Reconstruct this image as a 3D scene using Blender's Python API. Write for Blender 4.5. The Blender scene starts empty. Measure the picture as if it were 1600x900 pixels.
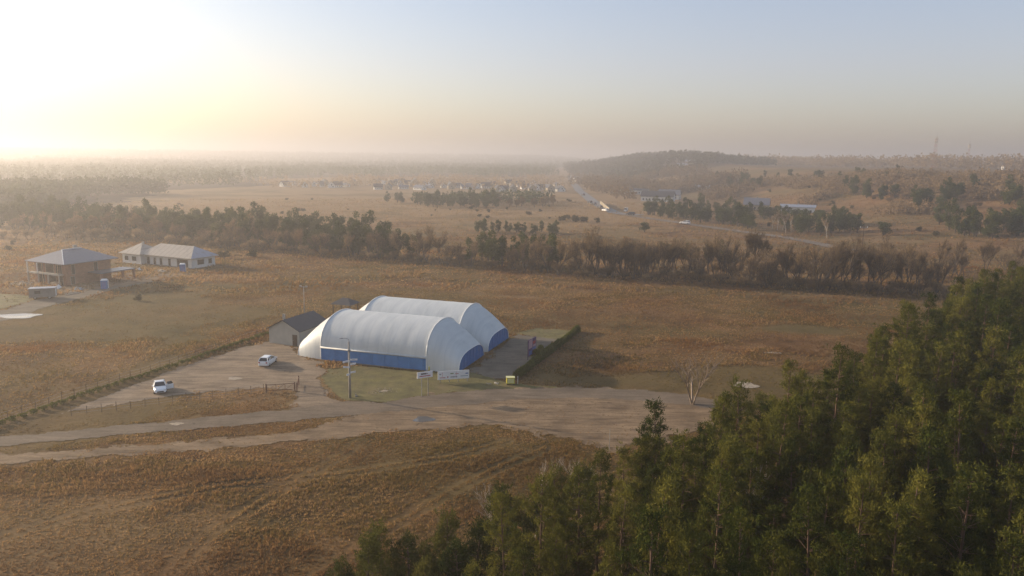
import bpy, math, random
import numpy as np
from mathutils import Matrix, Vector, Euler

R = math.radians
random.seed(7)
rng = np.random.default_rng(7)
scene = bpy.context.scene
COL = scene.collection

# ------------------------------------------------------------------ camera
CAM_H = 35.0
F_PX = 1186.0                      # focal length in pixels of a 1600 px wide frame
PITCH, ROLL = R(9.85), R(0.8)
fw = np.array([0, math.cos(PITCH), -math.sin(PITCH)])
rt0 = np.array([1.0, 0, 0])
up0 = np.cross(rt0, fw)
rt = math.cos(ROLL) * rt0 + math.sin(ROLL) * up0
up = np.cross(rt, fw)
cam = bpy.data.cameras.new("camera")
cam.sensor_width = 36.0
cam.lens = 36.0 * F_PX / 1600.0
cam.clip_start, cam.clip_end = 0.5, 60000.0
cam_o = bpy.data.objects.new("camera", cam)
COL.objects.link(cam_o)
M = Matrix.Identity(4)
for i in range(3):
    M[i][0], M[i][1], M[i][2] = rt[i], up[i], -fw[i]
M[2][3] = CAM_H
cam_o.matrix_world = M
scene.camera = cam_o

# ------------------------------------------------------------------ sky, sun, exposure
SUN_AZ, SUN_EL = -67.0, 13.5       # degrees from +Y (clockwise), above the horizon
world = bpy.data.worlds.new("World")
scene.world = world
world.use_nodes = True
wn = world.node_tree
wn.nodes.clear()
w_out = wn.nodes.new("ShaderNodeOutputWorld")
w_bg = wn.nodes.new("ShaderNodeBackground")
w_sky = wn.nodes.new("ShaderNodeTexSky")
w_sky.sky_type = 'NISHITA'
w_sky.sun_disc = False
w_sky.sun_elevation = R(SUN_EL)
w_sky.sun_rotation = R(SUN_AZ)
w_sky.altitude = 100
w_sky.air_density = 1.0
w_sky.dust_density = 2.2
w_sky.ozone_density = 1.5
w_bg.inputs[1].default_value = 0.115
wn.links.new(w_sky.outputs[0], w_bg.inputs[0])
# thin even veil of bright air in front of the blue, as on a dusty winter afternoon
w_veil = wn.nodes.new("ShaderNodeBackground")
w_tc = wn.nodes.new("ShaderNodeTexCoord"); w_sep = wn.nodes.new("ShaderNodeSeparateXYZ"); w_rmp = wn.nodes.new("ShaderNodeValToRGB")
wn.links.new(w_tc.outputs["Generated"], w_sep.inputs[0]); wn.links.new(w_sep.outputs[2], w_rmp.inputs[0])
w_rmp.color_ramp.elements[0].position = 0.0; w_rmp.color_ramp.elements[0].color = (1.15, 0.95, 0.93, 1)
w_mid = w_rmp.color_ramp.elements.new(0.11); w_mid.color = (1.14, 0.81, 1.06, 1)
w_rmp.color_ramp.elements[2].position = 0.30; w_rmp.color_ramp.elements[2].color = (0.74, 0.82, 1.10, 1)
wn.links.new(w_rmp.outputs[0], w_veil.inputs[0])
w_veil.inputs[1].default_value = 0.13
w_add = wn.nodes.new("ShaderNodeAddShader")
wn.links.new(w_bg.outputs[0], w_add.inputs[0]); wn.links.new(w_veil.outputs[0], w_add.inputs[1])
wn.links.new(w_add.outputs[0], w_out.inputs[0])
sun = bpy.data.lights.new("sun", 'SUN')
sun.energy = 5.0
sun.angle = R(0.6)
sun.color = (1.0, 0.82, 0.60)
sun_o = bpy.data.objects.new("sun", sun)
COL.objects.link(sun_o)
sdir = Vector((math.sin(R(SUN_AZ)) * math.cos(R(SUN_EL)), math.cos(R(SUN_AZ)) * math.cos(R(SUN_EL)), math.sin(R(SUN_EL))))
sun_o.rotation_euler = sdir.to_track_quat('Z', 'Y').to_euler()
sun_o.location = (-120, 60, 80)
scene.view_settings.view_transform = 'Standard'
scene.view_settings.look = 'None'
scene.view_settings.exposure = 0.5
scene.view_settings.gamma = 1.0
scene.view_settings.use_curve_mapping = False
scene.render.engine = 'CYCLES'
cy = scene.cycles
cy.use_denoising = True
cy.max_bounces = 5
cy.diffuse_bounces = 2
cy.glossy_bounces = 2
cy.transmission_bounces = 3
cy.transparent_max_bounces = 4
cy.volume_bounces = 1
cy.use_adaptive_sampling = True
cy.adaptive_threshold = 0.008
cy.sample_clamp_indirect = 4.0

# ------------------------------------------------------------------ terrain maths
def ray(px, py):
    d = fw * F_PX + rt * (px - 800) + up * (450 - py)
    return d / np.linalg.norm(d)

def flat(px, py, z=0.0):
    """ground point seen at a pixel of the 1600x900 photograph, at height z"""
    d = ray(px, py)
    t = (z - CAM_H) / d[2]
    p = np.array([0, 0, CAM_H]) + d * t
    return p

def proj(x, y, z):
    v = np.stack([np.asarray(x, float), np.asarray(y, float), np.asarray(z, float) - CAM_H], -1)
    dz = v @ fw
    return 800 + F_PX * (v @ rt) / dz, 450 - F_PX * (v @ up) / dz, dz

def _h(ix, iy, s):
    n = (ix.astype(np.int64) * 374761393 + iy.astype(np.int64) * 668265263 + s * 974634777) & 0x7fffffff
    n = ((n ^ (n >> 13)) * 1274126177) & 0x7fffffff
    return ((n ^ (n >> 16)) & 0xffff) / 65535.0

def vnoise(x, y, s=0):
    x, y = np.asarray(x, float), np.asarray(y, float)
    ix, iy = np.floor(x), np.floor(y)
    fx, fy = x - ix, y - iy
    fx, fy = fx * fx * (3 - 2 * fx), fy * fy * (3 - 2 * fy)
    a = _h(ix, iy, s); b = _h(ix + 1, iy, s); c = _h(ix, iy + 1, s); d = _h(ix + 1, iy + 1, s)
    return (a * (1 - fx) + b * fx) * (1 - fy) + (c * (1 - fx) + d * fx) * fy

def fbm(x, y, s=0, o=4):
    t, a, n = 0, 0.5, 0
    for i in range(o):
        t = t + a * vnoise(x * 2 ** i + 17 * i, y * 2 ** i - 9 * i, s + i); n += a; a *= 0.5
    return t / n

def sstep(t):
    t = np.clip(t, 0, 1)
    return t * t * (3 - 2 * t)

AZ_T = [-180, 2.0, 4.7, 7, 9.4, 11.7, 14.0, 16.2, 18.4, 22, 26.6, 34, 45, 70, 110, 180]
ZC_T = [0, 0, 8, 19, 29, 34, 31, 27, 25, 25, 27, 27.5, 26, 18, 0, 0]
D0_T = [1500, 1500, 1300, 1100, 900, 760, 640, 540, 450, 380, 330, 290, 260, 240, 240, 240]
D1_T = [2200, 2200, 1900, 1700, 1500, 1400, 1300, 1150, 1000, 860, 740, 660, 600, 550, 500, 500]

def hgt(x, y):
    x, y = np.asarray(x, float), np.asarray(y, float)
    az = np.degrees(np.arctan2(x, y)); D = np.hypot(x, y)
    zc = np.interp(az, AZ_T, ZC_T); d0 = np.interp(az, AZ_T, D0_T); d1 = np.interp(az, AZ_T, D1_T)
    t = sstep((D - d0) / (d1 - d0))
    z = zc * t
    z = z + (fbm(x / 90, y / 90, 31, 3) - 0.5) * 7 * np.clip(t * 4, 0, 1) * np.clip((1.0 - t) * 3, 0.12, 1) * (zc > 0.5)
    z = z + (fbm(x / 260, y / 260, 77, 2) - 0.5) * 3 * sstep((D - 400) / 500) * (zc < 10)
    z = z + 36 * sstep((D - 2200) / 3200) * (1 - sstep((az - 1) / 6)) * (az > -90)
    z = z + (fbm(x / 7, y / 7, 5, 2) - 0.5) * 0.22
    return z

def at(px, py):
    """point of the terrain seen at a pixel"""
    d = ray(px, py)
    t = 50.0
    while t < 9000:
        q = np.array([0, 0, CAM_H]) + d * t
        if q[2] < float(hgt(q[0], q[1])):
            break
        t *= 1.03
    lo, hi = t / 1.03, t
    for _ in range(25):
        m = (lo + hi) / 2
        q = np.array([0, 0, CAM_H]) + d * m
        if q[2] < float(hgt(q[0], q[1])): hi = m
        else: lo = m
    return np.array([0, 0, CAM_H]) + d * hi

def inside(poly, x, y):
    c = np.zeros(np.shape(x), bool)
    n = len(poly)
    for i in range(n):
        x0, y0 = poly[i][:2]; x1, y1 = poly[(i + 1) % n][:2]
        if y0 == y1: continue
        k = ((y0 > y) != (y1 > y)) & (x < (x1 - x0) * (y - y0) / (y1 - y0) + x0)
        c ^= k
    return c

def dist_line(pl, x, y):
    best = np.full(np.shape(x), 1e9)
    for a, b in zip(pl[:-1], pl[1:]):
        ax, ay = a[:2]; dx, dy = b[0] - ax, b[1] - ay
        t = np.clip(((x - ax) * dx + (y - ay) * dy) / (dx * dx + dy * dy + 1e-9), 0, 1)
        best = np.minimum(best, np.hypot(x - ax - t * dx, y - ay - t * dy))
    return best

def pix_poly(pts):
    return [flat(*p)[:2] for p in pts]

# ------------------------------------------------------------------ materials
MATS = {}
def _new(name):
    m = bpy.data.materials.new(name); m.use_nodes = True
    nt = m.node_tree
    b = nt.nodes["Principled BSDF"]
    MATS[name] = m
    return m, nt, b

def nnode(nt, typ, **kw):
    n = nt.nodes.new(typ)
    for k, v in kw.items():
        setattr(n, k, v)
    return n

def noise(nt, scale, detail=4, vec=None, rough=0.6, dist=0.0):
    n = nnode(nt, "ShaderNodeTexNoise")
    n.inputs["Scale"].default_value = scale
    n.inputs["Detail"].default_value = detail
    n.inputs["Roughness"].default_value = rough
    n.inputs["Distortion"].default_value = dist
    if vec is not None: nt.links.new(vec, n.inputs["Vector"])
    return n

def ramp(nt, fac, stops):
    r = nnode(nt, "ShaderNodeValToRGB")
    el = r.color_ramp.elements
    while len(el) < len(stops): el.new(0.5)
    for e, (p, c) in zip(el, stops):
        e.position = p; e.color = (*c, 1) if len(c) == 3 else c
    nt.links.new(fac, r.inputs[0])
    return r

def mix(nt, fac, a, b, mode='MIX'):
    m = nnode(nt, "ShaderNodeMix", data_type='RGBA', blend_type=mode)
    for sock, v in ((m.inputs[0], fac), (m.inputs[6], a), (m.inputs[7], b)):
        if isinstance(v, (int, float)): sock.default_value = v
        elif isinstance(v, tuple): sock.default_value = (*v, 1)
        else: nt.links.new(v, sock)
    return m.outputs[2]

def coords(nt, scale=(1, 1, 1), rot=(0, 0, 0)):
    t = nnode(nt, "ShaderNodeTexCoord")
    m = nnode(nt, "ShaderNodeMapping")
    m.inputs["Scale"].default_value = scale
    m.inputs["Rotation"].default_value = rot
    nt.links.new(t.outputs["Object"], m.inputs[0])
    return m.outputs[0]

def bump(nt, b, h, strength, dist=0.05):
    n = nnode(nt, "ShaderNodeBump")
    n.inputs["Strength"].default_value = strength
    n.inputs["Distance"].default_value = dist
    nt.links.new(h, n.inputs["Height"])
    nt.links.new(n.outputs[0], b.inputs["Normal"])

def plain(name, c, rough=0.7, var=0.15, scale=3.0, metal=0.0, bmp=0.0, dirt=None):
    m, nt, b = _new(name)
    v = coords(nt)
    n = noise(nt, scale, 4, v)
    lo = tuple(max(0, k * (1 - var)) for k in c); hi = tuple(min(1, k * (1 + var)) for k in c)
    r = ramp(nt, n.outputs[0], [(0.3, lo), (0.7, hi)])
    out = r.outputs[0]
    if dirt:
        n2 = noise(nt, dirt[1], 5, v, 0.7)
        r2 = ramp(nt, n2.outputs[0], [(0.5, (0, 0, 0)), (0.75, (1, 1, 1))])
        out = mix(nt, r2.outputs[0], out, dirt[0])
    nt.links.new(out, b.inputs["Base Color"])
    b.inputs["Roughness"].default_value = rough
    b.inputs["Metallic"].default_value = metal
    if bmp: bump(nt, b, n.outputs[0], bmp)
    return m

def foliage(name, dark, light, trans=0.3, rough=0.8):
    m = bpy.data.materials.new(name); m.use_nodes = True; MATS[name] = m
    nt = m.node_tree; nt.nodes.clear()
    o = nnode(nt, "ShaderNodeOutputMaterial")
    d = nnode(nt, "ShaderNodeBsdfDiffuse"); t = nnode(nt, "ShaderNodeBsdfTranslucent")
    mx = nnode(nt, "ShaderNodeMixShader"); mx.inputs[0].default_value = trans
    oi = nnode(nt, "ShaderNodeObjectInfo")
    v = coords(nt)
    n = noise(nt, 1.1, 3, v)
    a = nnode(nt, "ShaderNodeMath", operation='ADD'); nt.links.new(n.outputs[0], a.inputs[0])
    s = nnode(nt, "ShaderNodeMath", operation='MULTIPLY_ADD'); nt.links.new(oi.outputs["Random"], s.inputs[0])
    s.inputs[1].default_value = 0.7; s.inputs[2].default_value = -0.35
    nt.links.new(s.outputs[0], a.inputs[1])
    r = ramp(nt, a.outputs[0], [(0.2, dark), (0.8, light)])
    for q in (d, t): nt.links.new(r.outputs[0], q.inputs[0])
    nt.links.new(d.outputs[0], mx.inputs[1]); nt.links.new(t.outputs[0], mx.inputs[2])
    nt.links.new(mx.outputs[0], o.inputs[0])
    return m

# dry rough field
def ground_mat():
    m, nt, b = _new("field_soil")
    v = coords(nt)
    big = noise(nt, 0.018, 5, v, 0.62, 0.6)
    mid = noise(nt, 0.12, 6, v, 0.65, 0.4)
    fine = noise(nt, 1.6, 6, v, 0.75)
    c1 = ramp(nt, mid.outputs[0], [(0.30, (0.080, 0.046, 0.021)), (0.45, (0.165, 0.086, 0.036)), (0.58, (0.235, 0.132, 0.056)), (0.72, (0.175, 0.105, 0.045))])
    c2 = ramp(nt, mid.outputs[0], [(0.32, (0.070, 0.055, 0.020)), (0.5, (0.135, 0.096, 0.034)), (0.7, (0.205, 0.135, 0.054))])
    bf = ramp(nt, big.outputs[0], [(0.42, (0, 0, 0)), (0.6, (1, 1, 1))])
    c = mix(nt, bf.outputs[0], c1.outputs[0], c2.outputs[0])
    fr = ramp(nt, fine.outputs[0], [(0.3, (0.55, 0.55, 0.55)), (0.7, (1.25, 1.2, 1.15))])
    c = mix(nt, 0.8, c, fr.outputs[0], 'MULTIPLY')
    at1 = nnode(nt, "ShaderNodeAttribute", attribute_name="zone")
    sp = nnode(nt, "ShaderNodeSeparateColor"); nt.links.new(at1.outputs["Color"], sp.inputs[0])
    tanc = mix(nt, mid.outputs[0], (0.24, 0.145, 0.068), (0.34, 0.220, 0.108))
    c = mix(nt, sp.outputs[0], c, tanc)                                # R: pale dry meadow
    grn = mix(nt, mid.outputs[0], (0.080, 0.066, 0.024), (0.150, 0.112, 0.044))
    c = mix(nt, sp.outputs[1], c, grn)                                 # G: short green grass
    lit = mix(nt, mid.outputs[0], (0.030, 0.022, 0.014), (0.085, 0.050, 0.030))
    c = mix(nt, sp.outputs[2], c, lit)                                 # B: forest litter
    nt.links.new(c, b.inputs["Base Color"])
    b.inputs["Roughness"].default_value = 0.95
    b.inputs["Specular IOR Level"].default_value = 0.1
    bump(nt, b, fine.outputs[0], 0.9, 0.35)
    return m

def dirt_mat(name, base, dark, pale, ang, streak=1.0):
    m, nt, b = _new(name)
    v = coords(nt, (0.17, 0.85, 1), (0, 0, ang))
    v2 = coords(nt)
    s = noise(nt, 1.0, 6, v, 0.62, 0.35)
    p = noise(nt, 0.22, 5, v2, 0.6, 0.5)
    f = noise(nt, 3.0, 5, v2, 0.75)
    c = ramp(nt, s.outputs[0], [(0.32, dark), (0.45, base), (0.60, pale), (0.70, base)]).outputs[0]
    k = ramp(nt, p.outputs[0], [(0.38, dark), (0.62, pale)])
    c = mix(nt, 0.45, c, k.outputs[0])
    # fine ruts at two slightly different headings
    for da, th in ((0.16, 0.57), (-0.13, 0.60)):
        rn = noise(nt, 1.0, 3, coords(nt, (0.035, 2.2, 1), (0, 0, ang + da)), 0.55, 0.9)
        rr2 = ramp(nt, rn.outputs[0], [(th, (0, 0, 0)), (th + 0.04, (1, 1, 1)), (th + 0.09, (0, 0, 0))])
        pm = ramp(nt, noise(nt, 0.12, 2, v2).outputs[0], [(0.42, (0, 0, 0)), (0.55, (0.75, 0.75, 0.75))])
        c = mix(nt, mix(nt, 1.0, rr2.outputs[0], pm.outputs[0], 'MULTIPLY'), c, dark)
    fr = ramp(nt, f.outputs[0], [(0.3, (0.72, 0.72, 0.72)), (0.7, (1.15, 1.15, 1.15))])
    c = mix(nt, 0.8, c, fr.outputs[0], 'MULTIPLY')
    # curving tyre marks
    wv = nnode(nt, "ShaderNodeTexWave", wave_type='RINGS')
    wm = coords(nt, (1, 1, 1)); nt.links.new(wm, wv.inputs[0])
    wv.inputs["Scale"].default_value = 0.13; wv.inputs["Distortion"].default_value = 5.0
    wv.inputs["Detail"].default_value = 2; wv.inputs["Detail Scale"].default_value = 0.12
    wr = ramp(nt, wv.outputs[1], [(0.0, (1, 1, 1)), (0.05, (0, 0, 0))])
    br = ramp(nt, noise(nt, 0.25, 3, v2).outputs[0], [(0.48, (0, 0, 0)), (0.6, (1, 1, 1))])
    tm = mix(nt, 1.0, wr.outputs[0], br.outputs[0], 'MULTIPLY')
    tm2 = mix(nt, 0.6 * streak, (0, 0, 0), tm)
    c = mix(nt, tm2, c, dark)
    nt.links.new(c, b.inputs["Base Color"])
    b.inputs["Roughness"].default_value = 0.9
    b.inputs["Specular IOR Level"].default_value = 0.2
    sp = noise(nt, 0.55, 3, v2, 0.6, 0.8)
    sr = ramp(nt, sp.outputs[0], [(0.66, (0, 0, 0)), (0.72, (0.7, 0.7, 0.7))])
    c = mix(nt, sr.outputs[0], c, tuple(0.7 * q for q in dark))
    nt.links.new(c, b.inputs["Base Color"])
    bump(nt, b, s.outputs[0], 0.45, 0.2)
    return m

ground_mat()
dirt_mat("sand_track", (0.215, 0.143, 0.080), (0.105, 0.068, 0.039), (0.31, 0.212, 0.122), R(10))
dirt_mat("worn_asphalt", (0.175, 0.130, 0.086), (0.115, 0.086, 0.058), (0.225, 0.168, 0.115), R(-12), 0.4)
dirt_mat("parking_gravel", (0.235, 0.168, 0.105), (0.135, 0.096, 0.062), (0.34, 0.25, 0.165), R(25), 0.8)
dirt_mat("dark_gravel", (0.150, 0.118, 0.082), (0.095, 0.076, 0.052), (0.20, 0.165, 0.12), R(-70), 0.2)
plain("lawn_soil", (0.118, 0.098, 0.024), 0.95, 0.4, 0.5, bmp=0.8, dirt=((0.165, 0.115, 0.045), 0.22))
plain("side_road", (0.150, 0.115, 0.085), 0.9, 0.2, 0.1)
plain("highway", (0.17, 0.16, 0.155), 0.7, 0.1, 0.2)

def grass_mat():
    m = bpy.data.materials.new("dry_stalks"); m.use_nodes = True; MATS["dry_stalks"] = m
    nt = m.node_tree; nt.nodes.clear()
    o = nnode(nt, "ShaderNodeOutputMaterial")
    d = nnode(nt, "ShaderNodeBsdfDiffuse"); t = nnode(nt, "ShaderNodeBsdfTranslucent")
    mx = nnode(nt, "ShaderNodeMixShader"); mx.inputs[0].default_value = 0.58
    a = nnode(nt, "ShaderNodeAttribute", attribute_name="tint")
    for q in (d, t): nt.links.new(a.outputs["Color"], q.inputs[0])
    nt.links.new(d.outputs[0], mx.inputs[1]); nt.links.new(t.outputs[0], mx.inputs[2])
    nt.links.new(mx.outputs[0], o.inputs[0])
grass_mat()

def membrane_mat():
    m, nt, b = _new("white_membrane")
    v = coords(nt)
    sx = nnode(nt, "ShaderNodeSeparateXYZ"); nt.links.new(v, sx.inputs[0])
    # welded seams every 2.5 m along the vault
    fr = nnode(nt, "ShaderNodeMath", operation='PINGPONG'); fr.inputs[1].default_value = 1.25
    nt.links.new(sx.outputs[0], fr.inputs[0])
    sm = ramp(nt, fr.outputs[0], [(0.0, (1, 1, 1)), (0.06, (0, 0, 0))])
    n = noise(nt, 0.5, 5, coords(nt, (1, 0.3, 0.3)), 0.6, 0.6)
    c = ramp(nt, n.outputs[0], [(0.3, (0.53, 0.545, 0.53)), (0.7, (0.63, 0.64, 0.615))]).outputs[0]
    st = ramp(nt, noise(nt, 1.3, 4, coords(nt, (1.6, 0.12, 0.12)), 0.6).outputs[0], [(0.5, (1, 1, 1)), (0.75, (0.82, 0.84, 0.86))])
    c = mix(nt, 0.75, c, st.outputs[0], 'MULTIPLY')
    sf = mix(nt, 0.14, (0, 0, 0), sm.outputs[0])
    c = mix(nt, sf, c, (0.80, 0.80, 0.78))
    nt.links.new(c, b.inputs["Base Color"])
    b.inputs["Roughness"].default_value = 0.55
    b.inputs["Specular IOR Level"].default_value = 0.35
    bump(nt, b, n.outputs[0], 0.15, 0.2)
membrane_mat()

def ribbed(name, c, c2, axis=1, pitch=1.0, w=0.06, rough=0.5):
    m, nt, b = _new(name)
    v = coords(nt)
    sx = nnode(nt, "ShaderNodeSeparateXYZ"); nt.links.new(v, sx.inputs[0])
    fr = nnode(nt, "ShaderNodeMath", operation='PINGPONG'); fr.inputs[1].default_value = pitch / 2
    nt.links.new(sx.outputs[axis], fr.inputs[0])
    sm = ramp(nt, fr.outputs[0], [(0.0, (1, 1, 1)), (w, (0, 0, 0))])
    n = noise(nt, 0.8, 4, v)
    k = ramp(nt, n.outputs[0], [(0.3, tuple(0.85 * q for q in c)), (0.7, tuple(1.12 * q for q in c))]).outputs[0]
    k = mix(nt, sm.outputs[0], k, c2)
    nt.links.new(k, b.inputs["Base Color"])
    b.inputs["Roughness"].default_value = rough
    return m
ribbed("blue_panel", (0.035, 0.155, 0.40), (0.07, 0.21, 0.46), 1, 1.4, 0.05)
ribbed("blue_skirt", (0.055, 0.195, 0.44), (0.06, 0.21, 0.47), 0, 10.0, 0.02)
ribbed("metal_sheet", (0.36, 0.31, 0.25), (0.26, 0.21, 0.16), 0, 2.2, 0.35, 0.45)
plain("piping_white", (0.80, 0.79, 0.75), 0.5, 0.05)
plain("render_grey", (0.40, 0.37, 0.31), 0.85, 0.08, 0.8)
plain("roof_dark", (0.045, 0.043, 0.045), 0.6, 0.2, 2.0)
plain("roof_slate", (0.14, 0.14, 0.16), 0.4, 0.15, 1.5)
plain("roof_tin", (0.28, 0.30, 0.35), 0.35, 0.1, 1.0, dirt=((0.22, 0.19, 0.16), 0.6))
plain("dark_opening", (0.020, 0.020, 0.022), 0.25, 0.2)
plain("glass_dark", (0.03, 0.035, 0.04), 0.08, 0.1)
plain("wood_pale", (0.50, 0.36, 0.22), 0.8, 0.2, 2.0)
plain("wood_dark", (0.10, 0.065, 0.04), 0.85, 0.25, 2.0)
plain("concrete", (0.34, 0.31, 0.27), 0.9, 0.15, 1.5)
plain("concrete_dark", (0.20, 0.185, 0.165), 0.9, 0.2, 0.8)
plain("wall_white", (0.66, 0.65, 0.61), 0.85, 0.06, 0.7)
plain("wall_cream", (0.36, 0.30, 0.21), 0.85, 0.08, 0.7)
plain("block_white", (0.58, 0.56, 0.53), 0.9, 0.08, 1.2)
plain("steel", (0.30, 0.30, 0.30), 0.45, 0.15, 4.0, 0.6)
plain("rust_steel", (0.19, 0.10, 0.06), 0.8, 0.3, 5.0)
plain("car_paint", (0.78, 0.78, 0.77), 0.22, 0.02, 1.0)
plain("car_paint_dark", (0.04, 0.045, 0.055), 0.25, 0.05)
plain("car_paint_red", (0.25, 0.03, 0.02), 0.25, 0.05)
plain("tyre", (0.018, 0.018, 0.018), 0.9, 0.2)
plain("rim", (0.45, 0.45, 0.46), 0.3, 0.1, 1.0, 0.8)
plain("lamp_red", (0.35, 0.02, 0.015), 0.3, 0.1)
plain("lamp_clear", (0.75, 0.75, 0.72), 0.15, 0.05)
plain("black_plastic", (0.02, 0.02, 0.022), 0.6, 0.1)
plain("sign_white", (0.80, 0.79, 0.78), 0.5, 0.04, 1.0)
plain("print_dark", (0.09, 0.06, 0.05), 0.6, 0.2)
plain("print_red", (0.45, 0.07, 0.06), 0.6, 0.1)
plain("print_green", (0.16, 0.24, 0.06), 0.6, 0.1)
plain("print_grey", (0.30, 0.31, 0.33), 0.6, 0.1)
plain("print_purple", (0.11, 0.05, 0.14), 0.5, 0.3)
plain("print_pink", (0.52, 0.33, 0.36), 0.5, 0.15, 1.5)
plain("print_blue", (0.10, 0.16, 0.36), 0.5, 0.2)
plain("yellow_paint", (0.60, 0.52, 0.04), 0.5, 0.1, 2.0)
plain("yellow_pale", (0.70, 0.66, 0.30), 0.5, 0.1, 2.0)
plain("toilet_blue", (0.05, 0.16, 0.36), 0.5, 0.1)
plain("tarp", (0.30, 0.34, 0.38), 0.6, 0.2)
plain("rubble_mix", (0.34, 0.28, 0.21), 0.95, 0.4, 2.5, bmp=0.5)
plain("sand_pit", (0.36, 0.29, 0.21), 0.95, 0.25, 1.5, bmp=0.6)
plain("mast_red", (0.30, 0.07, 0.06), 0.6, 0.1)
m_, nt_, b_ = _new("puddle_water")
b_.inputs["Base Color"].default_value = (0.10, 0.09, 0.075, 1); b_.inputs["Roughness"].default_value = 0.12
def brick_mat():
    m, nt, b = _new("brick_block")
    v = coords(nt)
    bt = nnode(nt, "ShaderNodeTexBrick")
    sx = nnode(nt, "ShaderNodeSeparateXYZ"); nt.links.new(v, sx.inputs[0])
    ad = nnode(nt, "ShaderNodeMath", operation='ADD'); nt.links.new(sx.outputs[0], ad.inputs[0]); nt.links.new(sx.outputs[1], ad.inputs[1])
    cb = nnode(nt, "ShaderNodeCombineXYZ"); nt.links.new(ad.outputs[0], cb.inputs[0]); nt.links.new(sx.outputs[2], cb.inputs[1])
    nt.links.new(cb.outputs[0], bt.inputs[0])
    bt.inputs["Scale"].default_value = 1.0
    bt.inputs["Brick Width"].default_value = 0.5; bt.inputs["Row Height"].default_value = 0.25
    bt.inputs["Color1"].default_value = (0.36, 0.16, 0.085, 1); bt.inputs["Color2"].default_value = (0.27, 0.115, 0.06, 1)
    bt.inputs["Mortar"].default_value = (0.30, 0.24, 0.19, 1); bt.inputs["Mortar Size"].default_value = 0.02
    n = noise(nt, 0.7, 4, v)
    r = ramp(nt, n.outputs[0], [(0.3, (0.75, 0.75, 0.75)), (0.7, (1.1, 1.1, 1.1))])
    c = mix(nt, 1.0, bt.outputs[0], r.outputs[0], 'MULTIPLY')
    nt.links.new(c, b.inputs["Base Color"]); b.inputs["Roughness"].default_value = 0.9
brick_mat()
foliage("pine_needles", (0.040, 0.052, 0.012), (0.145, 0.132, 0.028), 0.26)
foliage("far_needles", (0.046, 0.062, 0.018), (0.095, 0.104, 0.036), 0.38)
foliage("bare_twigs", (0.165, 0.112, 0.060), (0.31, 0.215, 0.118), 0.5)
foliage("autumn_leaves", (0.16, 0.105, 0.050), (0.26, 0.18, 0.09), 0.3)
foliage("bush_leaves", (0.040, 0.042, 0.018), (0.10, 0.08, 0.035), 0.25)
foliage("hedge_leaves", (0.085, 0.098, 0.016), (0.22, 0.20, 0.038), 0.3)
foliage("thuja_leaves", (0.12, 0.13, 0.025), (0.22, 0.20, 0.04), 0.3)
plain("bark_pine", (0.115, 0.066, 0.042), 0.9, 0.35, 2.0)
plain("bark_grey", (0.085, 0.065, 0.05), 0.9, 0.3, 2.0)
plain("bark_pale", (0.24, 0.18, 0.13), 0.85, 0.3, 2.0)
plain("bark_birch", (0.50, 0.44, 0.37), 0.8, 0.25, 2.5, dirt=((0.12, 0.10, 0.08), 2.0))

# ------------------------------------------------------------------ mesh helpers
class MB:
    def __init__(s): s.v = []; s.f = []; s.n = 0
    def add(s, verts, faces):
        verts = [tuple(map(float, p)) for p in verts]
        s.v += verts
        s.f += [tuple(i + s.n for i in f) for f in faces]
        s.n += len(verts)
        return s
    def box(s, x0, x1, y0, y1, z0, z1, top=None):
        t = top or 0
        s.add([(x0, y0, z0), (x1, y0, z0), (x1, y1, z0), (x0, y1, z0), (x0 + t, y0 + t, z1), (x1 - t, y0 + t, z1), (x1 - t, y1 - t, z1), (x0 + t, y1 - t, z1)],
              [(3, 2, 1, 0), (4, 5, 6, 7), (0, 1, 5, 4), (1, 2, 6, 5), (2, 3, 7, 6), (3, 0, 4, 7)])
        return s
    def tube(s, pts, rad, n=6, cap=True):
        pts = [Vector(p) for p in pts]
        if not isinstance(rad, (list, tuple)): rad = [rad] * len(pts)
        V = []; F = []
        for i, p in enumerate(pts):
            d = (pts[min(i + 1, len(pts) - 1)] - pts[max(i - 1, 0)]).normalized()
            a = d.cross(Vector((0, 0, 1)) if abs(d.z) < 0.9 else Vector((1, 0, 0))).normalized()
            b = d.cross(a)
            for k in range(n):
                t = 2 * math.pi * k / n
                V.append(p + (a * math.cos(t) + b * math.sin(t)) * rad[i])
        for i in range(len(pts) - 1):
            for k in range(n):
                k2 = (k + 1) % n
                F.append((i * n + k, i * n + k2, (i + 1) * n + k2, (i + 1) * n + k))
        if cap:
            F.append(tuple(range(n - 1, -1, -1))); F.append(tuple((len(pts) - 1) * n + k for k in range(n)))
        return s.add(V, F)
    def bar(s, a, b, r, n=4): return s.tube([a, b], r, n)
    def build(s, name, mat, parent=None, smooth=False):
        me = bpy.data.meshes.new(name)
        me.from_pydata(s.v, [], s.f)
        if smooth: me.polygons.foreach_set("use_smooth", [True] * len(me.polygons))
        me.materials.append(MATS[mat]); me.update()
        o = bpy.data.objects.new(name, me); COL.objects.link(o)
        if parent is not None: o.parent = parent
        return o

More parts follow.
